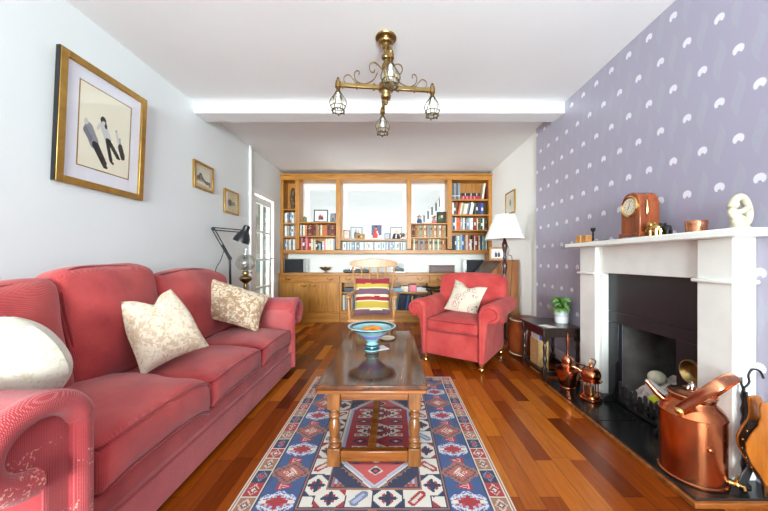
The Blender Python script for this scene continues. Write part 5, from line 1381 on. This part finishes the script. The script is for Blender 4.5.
# brass dish against the slate
b = B(); Mb = T(1.6885, 1.658, 0.455) @ rot(-90, 'Y')
b.lathe([(0.0, 0.012), (0.035, 0.012), (0.044, 0.03), (0.062, 0.048), (0.066, 0.046), (0.066, 0.03), (0.055, 0.012), (0.045, 0.0), (0.0, 0.0)], (0, 0, 0), 32, Mb)
tag(b.build('brass_dish', M['brass']), 'round brass dish fixed to the slate right of the fire opening', 'brass dish')

# ------------------------------------------------------------------ copperware on the hearth
KX, KY = 1.462, 1.469
ke = thing('copper_can', 'large copper lidded can with bail handle at the near end of hearth', 'can', (KX, KY, ZH))
b = B(); b.lathe([(0, 0.0), (0.124, 0.0), (0.128, 0.004), (0.128, 0.010), (0.122, 0.014), (0.122, 0.30), (0.125, 0.302), (0.125, 0.306), (0.121, 0.309), (0.116, 0.325), (0.100, 0.345), (0.088, 0.358), (0.084, 0.37), (0.088, 0.376), (0.088, 0.384), (0.080, 0.386), (0, 0.386)], (KX, KY, ZH), 48)
body = b.build('body', M['copper'], ke)
b = B(); b.lathe([(0, 0.386), (0.091, 0.386), (0.093, 0.392), (0.088, 0.398), (0.06, 0.404), (0.05, 0.410), (0.02, 0.414), (0, 0.414)], (KX, KY, ZH), 40); lid = b.build('lid', M['copperp'], ke)
b = B(); b.lathe([(0, 0.412), (0.008, 0.412), (0.007, 0.42), (0.014, 0.428), (0.012, 0.438), (0.005, 0.442), (0.007, 0.448), (0, 0.452)], (KX, KY, ZH), 16); b.tube([(KX - 0.022, KY, ZH + 0.415), (KX - 0.016, KY, ZH + 0.428), (KX, KY, ZH + 0.425), (KX + 0.016, KY, ZH + 0.428), (KX + 0.022, KY, ZH + 0.415)], 0.005, 8); b.build('knob', M['silver'], lid)
hn = Vector((0.43, -0.90, 0)).normalized()          # the bail leans this way
ax = Vector((-0.90, -0.43, 0)).normalized()
c0 = Vector((KX, KY, ZH + 0.335))
lean = hn * 0.60 + Vector((0, 0, 0.80))
pts = smooth_path([c0 + ax * 0.120, c0 + ax * 0.122 + lean * 0.07, c0 + ax * 0.118 + lean * 0.15, c0 + ax * 0.10 + lean * 0.205, c0 + ax * 0.05 + lean * 0.228, c0 + lean * 0.232, c0 - ax * 0.045 + lean * 0.228, c0 - ax * 0.085 + lean * 0.205, c0 - ax * 0.098 + lean * 0.15, c0 - ax * 0.108 + lean * 0.07, c0 - ax * 0.116], 4)
b = B(); b.tube(pts, 0.022, 10, flat=(1.0, 0.16)); b.build('bail_handle', M['copperp'], ke)
for s in (-1, 1):
    b = B(); p = c0 + ax * 0.113 * s + Vector((0, 0, -0.004)); b.ell(p, (0.026, 0.02, 0.018), None, 12, 8); b.cyl(p, p + ax * 0.018 * s, 0.012)
    b.build('handle_lug', M['brassl'], ke)
b = B(); d = Vector((-0.70, 0.60, 0)).normalized(); p0 = Vector((KX, KY, ZH + 0.325)) + d * 0.10
b.tube([p0 - d * 0.02 + Vector((0, 0, -0.01)), p0 + d * 0.03 + Vector((0, 0, 0.035)), p0 + d * 0.07 + Vector((0, 0, 0.085))], [0.018, 0.014, 0.010], 14); b.build('spout', M['copperp'], ke)
b = B(); p = Vector((KX + 0.068, KY - 0.100, ZH + 0.032)); d = Vector((0.80, -0.60, 0)) * 0.75
b.cyl(p, p + d * 0.05, 0.009); b.ell(p + d * 0.035, (0.014, 0.014, 0.014)); b.tube([p + d * 0.05, p + d * 0.062, p + d * 0.066 + Vector((0, 0, -0.016))], 0.008, 10); b.cyl(p + d * 0.035, p + d * 0.035 + Vector((0, 0, 0.03)), 0.005); b.box(-0.02, 0.02, -0.004, 0.004, 0.028, 0.036, T(*(p + d * 0.035)) @ rotz(35)); b.build('tap', M['brassl'], ke)
b = B(); b.ell((KX - 0.03, KY - 0.118, ZH + 0.185), (0.014, 0.008, 0.012)); b.build('rivet_boss', M['copper'], ke)

PX, PY = 1.44, 2.475
cp = thing('copper_pot', 'copper pot with spindle handle and spout at the far end of hearth', 'pot', (PX, PY, ZH))
b = B(); b.lathe([(0, 0), (0.050, 0), (0.056, 0.005), (0.052, 0.012), (0.062, 0.04), (0.078, 0.09), (0.088, 0.135), (0.088, 0.145), (0.100, 0.150), (0.100, 0.156), (0.084, 0.158), (0.05, 0.172), (0, 0.172)], (PX, PY, ZH), 36); b.build('body', M['copper'], cp)
b = B(); b.lathe([(0, 0.17), (0.042, 0.17), (0.044, 0.18), (0.036, 0.19), (0.040, 0.20), (0.042, 0.225), (0.036, 0.245), (0.022, 0.258), (0, 0.262)], (PX, PY, ZH), 28); ld = b.build('lid', M['copperp'], cp)
b = B(); b.lathe([(0, 0.258), (0.014, 0.26), (0.010, 0.275), (0.008, 0.30), (0.011, 0.33), (0.014, 0.37), (0.015, 0.40), (0.010, 0.42), (0.012, 0.43), (0.006, 0.442), (0, 0.444)], (PX, PY, ZH), 16); b.build('handle', plain('dark copper', (120, 66, 44), 0.3, 0.9, var=0.1), ld)
b = B(); b.tube([(PX + 0.03, PY - 0.02, ZH + 0.215), (PX + 0.07, PY - 0.03, ZH + 0.20), (PX + 0.12, PY - 0.04, ZH + 0.19)], [0.009, 0.007, 0.006], 10); b.build('spout', M['copperp'], cp)
b = B(); b.tube(smooth_path([(PX + 0.085, PY - 0.03, ZH + 0.145), (PX + 0.13, PY - 0.045, ZH + 0.13), (PX + 0.125, PY - 0.045, ZH + 0.07), (PX + 0.08, PY - 0.03, ZH + 0.06)], 5), 0.006, 8); b.build('side_handle', M['copper'], cp)

BX, BY = 1.487, 2.255
cu = thing('copper_burner', 'small copper kettle on a pillared stand, middle of the hearth', 'kettle', (BX, BY, ZH))
b = B(); b.lathe([(0, 0), (0.066, 0), (0.072, 0.006), (0.072, 0.016), (0.062, 0.022), (0.06, 0.036), (0.05, 0.042), (0, 0.044)], (BX, BY, ZH), 32); b.build('base', M['copper'], cu)
for k in range(5):
    a = 2 * PI * k / 5 + 0.3; b = B(); b.cyl((BX + 0.048 * math.cos(a), BY + 0.048 * math.sin(a), ZH + 0.04), (BX + 0.048 * math.cos(a), BY + 0.048 * math.sin(a), ZH + 0.142), 0.005, n=10); b.build('pillar', M['copperp'], cu)
b = B(); b.lathe([(0.02, 0.14), (0.070, 0.142), (0.074, 0.148), (0.066, 0.151), (0.02, 0.150)], (BX, BY, ZH), 32); b.build('ring', M['copperp'], cu)
b = B(); b.cyl((BX, BY, ZH + 0.04), (BX, BY, ZH + 0.10), 0.022); b.build('burner', M['brass'], cu)
b = B(); b.lathe([(0, 0.15), (0.048, 0.15), (0.062, 0.165), (0.066, 0.19), (0.060, 0.215), (0.048, 0.226), (0.050, 0.232), (0.034, 0.24), (0.012, 0.246), (0.009, 0.258), (0.014, 0.266), (0.009, 0.276), (0, 0.278)], (BX, BY, ZH), 32); pt = b.build('kettle_body', M['copper'], cu)
b = B(); b.tube(smooth_path([(BX + 0.02, BY, ZH + 0.245), (BX + 0.03, BY - 0.01, ZH + 0.29), (BX, BY, ZH + 0.305), (BX - 0.012, BY, ZH + 0.28)], 4), 0.005, 8); b.build('handle', M['brass'], pt)
b = B(); b.tube([(BX - 0.05, BY + 0.02, ZH + 0.2), (BX - 0.085, BY + 0.03, ZH + 0.225), (BX - 0.115, BY + 0.04, ZH + 0.235)], [0.012, 0.008, 0.006], 10); b.build('spout', M['copperp'], pt)

# ------------------------------------------------------------------ fire irons and bellows
SX, SY = 1.624, 1.390
st = thing('fire_iron_stand', 'black iron fireside stand with curled hook at the right edge', 'fire irons', (SX, SY, ZH))
b = B(); b.lathe([(0, 0), (0.025, 0), (0.025, 0.008), (0.016, 0.014), (0.01, 0.03), (0, 0.03)], (SX, SY, ZH), 20); b.build('foot', M['blackm'], st)
pts = [(SX, SY, ZH + 0.02 + 0.44 * k / 40) for k in range(41)]
b = B(); b.tube(pts, [0.0085 + 0.0025 * math.sin(k * 1.1) for k in range(41)], 8); b.build('post', M['blackm'], st)
b = B(); b.tube(smooth_path([(SX - 0.012, SY - 0.0, ZH + 0.50), (SX - 0.010, SY, ZH + 0.47), (SX + 0.004, SY, ZH + 0.455), (SX + 0.024, SY - 0.002, ZH + 0.478), (SX + 0.018, SY - 0.004, ZH + 0.512), (SX + 0.034, SY - 0.006, ZH + 0.54), (SX + 0.065, SY - 0.008, ZH + 0.532), (SX + 0.08, SY - 0.01, ZH + 0.50)], 6), 0.0045, 8); b.build('hook', M['blackm'], st)
sv = thing('fire_shovel', 'dark iron shovel hanging on the fireside stand', 'shovel', (SX - 0.012, SY - 0.02, ZH + 0.012))
b = B(); b.prism([(-0.040, 0.0), (0.018, 0.010), (0.024, 0.065), (0.005, 0.110), (-0.008, 0.110), (-0.042, 0.05)], -0.003, 0.003, 'y', T(SX - 0.012, SY - 0.014, ZH + 0.018) @ rotz(12) @ rot(8, 'X') @ rot(10, 'Y')); b.build('blade', plain('grey iron', (74, 76, 80), 0.45, 0.6, var=0.2, vs=14), sv, bevel=0.001)
b = B(); b.tube([(SX - 0.012, SY - 0.03, ZH + 0.118), (SX - 0.012, SY - 0.022, ZH + 0.25), (SX - 0.006, SY - 0.016, ZH + 0.44)], 0.0055, 8); b.build('handle', M['blackm'], sv)
bl = thing('bellows', 'tan wooden fire bellows with black leather sides leaning by the surround', 'bellows', (1.64, SY - 0.06, ZH))
MBl = T(1.638, 1.322, ZH + 0.035) @ rotz(-22) @ rot(-2, 'Y')
out = [(-0.012, 0.03), (0.012, 0.03), (0.028, 0.07), (0.056, 0.12), (0.072, 0.17), (0.072, 0.205), (0.054, 0.25), (0.032, 0.29), (0.023, 0.33), (0.026, 0.37), (0.021, 0.392), (0.0, 0.398), (-0.021, 0.392), (-0.026, 0.37), (-0.023, 0.33), (-0.032, 0.29), (-0.054, 0.25), (-0.072, 0.205), (-0.072, 0.17), (-0.056, 0.12), (-0.028, 0.07)]
HN = wood('honey varnished wood', (140, 74, 16), (180, 104, 30), (8, 8, 1.5), 3, 0.22, 0.4)
for y0, y1, s in ((-0.030, -0.019, 1), (0.015, 0.026, 1)):
    b = B(); b.prism(out, y0, y1, 'y', MBl @ rot(2.2 if y0 < 0 else -2.2, 'X')); b.build('board', HN, bl, bevel=0.004)
b = B(); inn = [(x * 0.93, z) for x, z in out if z < 0.30]
b.prism(inn, -0.021, 0.017, 'y', MBl); b.build('leather', plain('black leather', (30, 27, 26), 0.45, var=0.1, bump=0.3, bs=90), bl)
b = B(); b.tube([MBl @ Vector((0, 0, 0.05)), MBl @ Vector((0, 0, 0.0)), MBl @ Vector((0, 0, -0.03))], [0.014, 0.009, 0.006], 12); b.build('nozzle', M['brass'], bl)
for sgn in (-1, 1):
    for z, xx in ((0.09, 0.043), (0.13, 0.061), (0.17, 0.072), (0.21, 0.070), (0.25, 0.054)):
        b = B(); b.ell(MBl @ Vector((sgn * xx * 0.96, -0.008, z)), (0.004, 0.004, 0.004), None, 8, 5); b.build('stud', M['brassl'], bl)

# ------------------------------------------------------------------ on the mantel shelf
ZM = 1.2175
ck = thing('mantel_clock', 'mahogany mantel clock with round brass-rimmed dial', 'clock', (1.60, 1.945, ZM))
CX0, CX1, CY0, CY1 = 1.540, 1.665, 1.872, 2.025
shape = [(CY0, 0.03), (CY0, 0.225), (CY0 + 0.008, 0.235), (CY0 + 0.012, 0.258), (CY0 + 0.030, 0.280), (CY0 + 0.055, 0.292), (CY1 - 0.055, 0.292), (CY1 - 0.030, 0.280), (CY1 - 0.012, 0.258), (CY1 - 0.008, 0.235), (CY1, 0.225), (CY1, 0.03)]
b = B(); b.prism([(y, ZM + z) for y, z in shape], CX0, CX1, 'x'); b.build('case', M['mahog'], ck, bevel=0.003)
b = B(); b.box(CX0 - 0.012, CX1 + 0.006, CY0 - 0.012, CY1 + 0.012, ZM + 0.010, ZM + 0.034); b.build('plinth', M['mahog'], ck, bevel=0.005)
for x in (CX0 - 0.004, CX1 - 0.006):
    for y in (CY0, CY1):
        b = B(); b.lathe([(0, 0), (0.009, 0), (0.011, 0.005), (0.008, 0.011), (0, 0.011)], (x, y, ZM), 12); b.build('foot', M['brass'], ck)
yc, zc = (CY0 + CY1) / 2, ZM + 0.205
Md = T(CX0, yc, zc) @ rot(-90, 'Y')
b = B(); b.lathe([(0.0, 0.0), (0.067, 0.0), (0.069, 0.006), (0.062, 0.013), (0.055, 0.009), (0.053, 0.005), (0, 0.005)], (0, 0, 0), 40, Md); bz = b.build('bezel', M['brassl'], ck)
b = B(); b.lathe([(0, 0.0055), (0.052, 0.0055), (0.052, 0.0068), (0, 0.0068)], (0, 0, 0), 40, Md); dl = b.build('dial', plain('silvered dial', (226, 216, 190), 0.4, var=0.03), bz)
b = B()
for k in range(12):
    a = 2 * PI * k / 12; b.box(-0.0015, 0.0015, 0.034, 0.043, 0.0068, 0.0076, Md @ rotz(math.degrees(a)))
b.build('hour_marks', M['black'], dl)
b = B(); b.box(-0.0018, 0.0018, -0.006, 0.026, 0.0076, 0.0084, Md @ rotz(58)).box(-0.0013, 0.0013, -0.006, 0.038, 0.0085, 0.0092, Md @ rotz(-110)); b.build('hands', M['black'], dl)
b = B(); b.tube(smooth_path([(CX0 + 0.035, CY0 - 0.002, ZM + 0.235), (CX0 + 0.035, CY0 - 0.012, ZM + 0.225), (CX0 + 0.035, CY0 - 0.012, ZM + 0.15), (CX0 + 0.035, CY0 - 0.002, ZM + 0.14)], 4), 0.0042, 8); b.build('side_handle', M['brassl'], ck)
# two small elephant-like ornaments
for k, (x, y, mt, lab) in enumerate(((1.565, 1.79, 'brassl', 'small brass animal ornament in front of the mantel clock'), (1.61, 1.768, 'black', 'small dark animal ornament beside the brass one on the mantel'))):
    b = B(); s = 1.22 - 0.12 * k
    b.ell((x, y, ZM + 0.040 * s), (0.018 * s, 0.028 * s, 0.020 * s), None, 14, 10); b.ell((x - 0.002, y + 0.026 * s, ZM + 0.056 * s), (0.014 * s, 0.015 * s, 0.016 * s), None, 12, 8)
    for sx in (-1, 1):
        for sy in (-1, 1): b.cyl((x + sx * 0.010 * s, y + sy * 0.016 * s, ZM), (x + sx * 0.010 * s, y + sy * 0.016 * s, ZM + 0.034 * s), 0.007 * s, 0.008 * s, 8)
        b.ell((x + sx * 0.014 * s, y + 0.022 * s, ZM + 0.062 * s), (0.004, 0.010 * s, 0.012 * s), None, 8, 6)
    b.tube(smooth_path([(x, y + 0.036 * s, ZM + 0.056 * s), (x, y + 0.05 * s, ZM + 0.045 * s), (x, y + 0.052 * s, ZM + 0.025 * s)], 4), [0.007 * s] * 5 + [0.005 * s] * 4, 8)
    tag(b.build('animal_ornament', M[mt]), lab, 'ornament')
tn = thing('copper_tin', 'round lidded copper tin on the mantel between clock and statue', 'tin', (1.61, 1.592, ZM))
b = B(); b.lathe([(0, 0), (0.043, 0), (0.045, 0.003), (0.043, 0.006), (0.043, 0.045), (0, 0.045)], (1.61, 1.592, ZM), 36); b.build('body', M['copperp'], tn)
b = B(); b.lathe([(0, 0.045), (0.045, 0.045), (0.0455, 0.048), (0.0455, 0.062), (0.043, 0.066), (0, 0.067)], (1.61, 1.592, ZM), 36); b.build('lid', M['copperp'], tn)
# pale carved statue of two entwined figures: rounded arch with a hole, on a small foot
def statue():
    b = B()
    x0, y0 = 1.615, 1.400
    A = T(x0, y0, ZM) @ rotz(8)
    def P(u, z, d=0.0): return A @ Vector((u, d, z))
    b.tube([P(*p) for p in ((0.0, 0.016), (-0.012, 0.03), (-0.026, 0.045), (-0.02, 0.055))] , [0.026, 0.022, 0.018, 0.012], 14)
    outer = smooth_path([P(0.0, 0.018), P(0.036, 0.032), P(0.052, 0.065), P(0.048, 0.105), P(0.030, 0.140), P(0.004, 0.152), P(-0.022, 0.138), P(-0.036, 0.115), P(-0.040, 0.100)], 5)
    n = len(outer); b.tube(outer, [0.020 - 0.004 * math.sin(PI * i / n) + 0.0 for i in range(n)], 14)
    b.ell(P(-0.030, 0.112, -0.004), (0.017, 0.016, 0.018), None, 14, 10)
    arm = smooth_path([P(0.040, 0.10, -0.012), P(0.016, 0.098, -0.020), P(-0.008, 0.082, -0.018), P(-0.038, 0.078, -0.006), P(-0.046, 0.086, 0.0)], 5)
    b.tube(arm, 0.0125, 12)
    b.ell(P(-0.044, 0.080), (0.016, 0.015, 0.018), None, 14, 10)
    low = smooth_path([P(-0.044, 0.074), P(-0.030, 0.055, -0.004), P(-0.006, 0.052, -0.010), P(0.018, 0.040, -0.006), P(0.012, 0.022)], 5)
    b.tube(low, 0.014, 12)
    b.lathe([(0, 0), (0.036, 0), (0.038, 0.005), (0.034, 0.012), (0.024, 0.02), (0, 0.022)], A @ Vector((0.002, 0, 0)), 28)
    o = b.build('statue', M['stone'])
    md = o.modifiers.new('Remesh', 'REMESH'); md.mode = 'VOXEL'; md.voxel_size = 0.0028; md.use_smooth_shade = True
    md = o.modifiers.new('Smooth', 'SMOOTH'); md.iterations = 8
    tag(o, 'cream abstract statue of entwined figures at the near end of mantel', 'statue')
statue()
for k, (x, y, lab) in enumerate(((1.585, 2.535, 'left-hand small wooden block on the far end of the mantel'), (1.60, 2.475, 'right-hand small wooden block on the far end of the mantel'))):
    b = B(); b.cbox((x, y, ZM + 0.033), (0.05, 0.05, 0.065), rotz(6 - 9 * k)); tag(b.build('wooden_block', wood('olive block %d' % k, (150, 84, 30), (214, 160, 92), (6, 6, 2), 5, 0.3), bevel=0.003), lab, 'block', 'wooden blocks on the mantel')
b = B(); b.lathe([(0, 0), (0.022, 0), (0.022, 0.005), (0.008, 0.012), (0.006, 0.06), (0.009, 0.066), (0.006, 0.072), (0.006, 0.09), (0.016, 0.10), (0.018, 0.122), (0.013, 0.122), (0.011, 0.104), (0, 0.102)], (1.64, 2.46, ZM), 20)
tag(b.build('candlestick', M['blackm']), 'small black candlestick behind the wooden blocks on the mantel', 'candlestick')
for k, (x, y) in enumerate(((1.55, 2.30), (1.57, 2.25), (1.55, 2.18))):
    b = B(); b.lathe([(0, 0), (0.016, 0), (0.018, 0.004), (0.012, 0.009), (0, 0.010)], (x, y, ZM), 14); tag(b.build('trinket', (M['silver'], M['brass'], BM['teal'])[k]), ('silver trinket left of the clock', 'brass trinket between two others', 'teal trinket nearest the clock')[k] + ' on the mantel', 'trinket', 'trinkets on the mantel')

# ------------------------------------------------------------------ side table in the alcove beside the fire
sd = thing('side_table', 'small dark oak side table with turned legs beside the fireplace', 'table', (1.52, 2.905, 0))
TX0, TX1, TY0, TY1 = 1.33, 1.695, 2.665, 3.15
b = B(); b.box(TX0, TX1, TY0, TY1, 0.452, 0.472); b.build('tabletop', M['ebony'], sd, bevel=0.004)
tp = [(0.014, 0.112), (0.018, 0.118), (0.012, 0.126), (0.013, 0.14), (0.018, 0.17), (0.019, 0.19), (0.012, 0.215), (0.018, 0.223), (0.012, 0.232), (0.014, 0.25), (0.019, 0.285), (0.014, 0.315), (0.011, 0.33), (0.018, 0.337), (0.013, 0.347)]
LXs, LYs = (TX0 + 0.035, TX1 - 0.035), (TY0 + 0.035, TY1 - 0.035)
for x in LXs:
    for y in LYs:
        b = B(); b.box(x - 0.019, x + 0.019, y - 0.019, y + 0.019, 0, 0.112).box(x - 0.019, x + 0.019, y - 0.019, y + 0.019, 0.347, 0.453); b.lathe(tp, (x, y, 0), 16); b.build('leg', M['ebony'], sd, bevel=0.003)
for y in LYs:
    b = B(); b.box(LXs[0] + 0.019, LXs[1] - 0.019, y - 0.009, y + 0.009, 0.385, 0.452); b.build('apron', M['ebony'], sd)
    b = B(); b.box(LXs[0] + 0.019, LXs[1] - 0.019, y - 0.012, y + 0.012, 0.04, 0.075); b.build('stretcher', M['ebony'], sd)
for x in LXs:
    b = B(); b.box(x - 0.009, x + 0.009, LYs[0] + 0.019, LYs[1] - 0.019, 0.385, 0.452); b.build('apron', M['ebony'], sd)
    b = B(); b.box(x - 0.012, x + 0.012, LYs[0] + 0.019, LYs[1] - 0.019, 0.04, 0.075); b.build('stretcher', M['ebony'], sd)
pl = thing('potted_plant', 'small green leafy plant in a white pot on the side table', 'plant', (1.638, 2.92, 0.4725))
b = B(); b.lathe([(0, 0), (0.056, 0), (0.058, 0.004), (0.064, 0.135), (0.060, 0.135), (0.056, 0.11), (0, 0.11)], (1.638, 2.92, 0.4725), 36); pt = b.build('pot', M['ceramic'], pl)
b = B(); b.lathe([(0.0612, 0.062), (0.0646, 0.134), (0.0650, 0.134), (0.0616, 0.060)], (1.638, 2.92, 0.4725), 36, cap=False); b.build('glaze_band', plain('pale grey glaze', (196, 198, 204), 0.4, var=0.02), pt)
b = B(); b.lathe([(0, 0.112), (0.054, 0.112), (0, 0.12)], (1.638, 2.92, 0.4725), 24); b.build('soil', plain('dark soil', (52, 38, 28), 0.95, var=0.3, vs=60), pl)
for k in range(40):
    a = 2 * PI * k * 0.618 + R.uniform(-0.2, 0.2); l = R.uniform(0.09, 0.17) if k < 30 else R.uniform(0.02, 0.05); el = R.uniform(0.15, 0.75) if k < 22 else 0.9
    if math.cos(a) < -0.3 and k < 30: l *= 1.1
    base = Vector((1.638, 2.92, 0.595)); d = Vector((math.cos(a), math.sin(a), 0))
    if base.x + d.x * (l + 0.03) > 1.70: l *= 0.55
    tip = base + d * l + Vector((0, 0, 0.13 * el - 0.035 * l / 0.1)); mid = base + d * l * 0.45 + Vector((0, 0, 0.11 * el))
    path = smooth_path([base, mid, tip], 6); nseg = len(path)
    b = B(); b.tube(path, [0.0015 + 0.019 * math.sin(PI * min(1, (i / (nseg - 1)) ** 1.2)) if i < nseg - 1 else 0.001 for i in range(nseg)], 8, flat=(0.12, 1.0)); b.build('leaf', M['leaf'], pl)
b = B(); b.cbox((1.415, 2.75, 0.4735), (0.09, 0.12, 0.002), rotz(20)); tag(b.build('leaflet', BM['white']), 'white leaflet lying on the near corner of the dark side table', 'leaflet')
bx = thing('magazine_box', 'pale straw box of papers standing under the side table', 'box', (1.43, 2.95, 0))
b = B(); b.box(1.385, 1.485, 2.86, 3.03, 0.0, 0.31).build('box', plain('straw card', (196, 160, 104), 0.8, var=0.1, vs=20, bump=0.2, bs=80), bx, bevel=0.004)
b = B(); b.box(1.395, 1.475, 2.87, 3.02, 0.30, 0.375); b.build('papers', BM['blue'], bx)
b = B(); b.box(1.392, 1.40, 2.869, 3.021, 0.30, 0.36); b.build('papers', BM['white'], bx)
pu = thing('pouffe', 'round brown leather pouffe with cream piping behind the side table', 'pouffe', (1.505, 3.40, 0))
b = B(); b.lathe([(0, 0.0), (0.12, 0.0), (0.165, 0.03), (0.188, 0.10), (0.195, 0.22), (0.188, 0.34), (0.165, 0.41), (0.11, 0.44), (0, 0.45)], (1.505, 3.40, 0), 40); b.build('body', M['leather'], pu)
b = B()
for z, r in ((0.035, 0.170), (0.408, 0.168)): b.tube([(1.505 + r * math.cos(2 * PI * k / 40), 3.40 + r * math.sin(2 * PI * k / 40), z) for k in range(40)], 0.006, 8, closed=True)
b.build('piping', BM['cream'], pu)
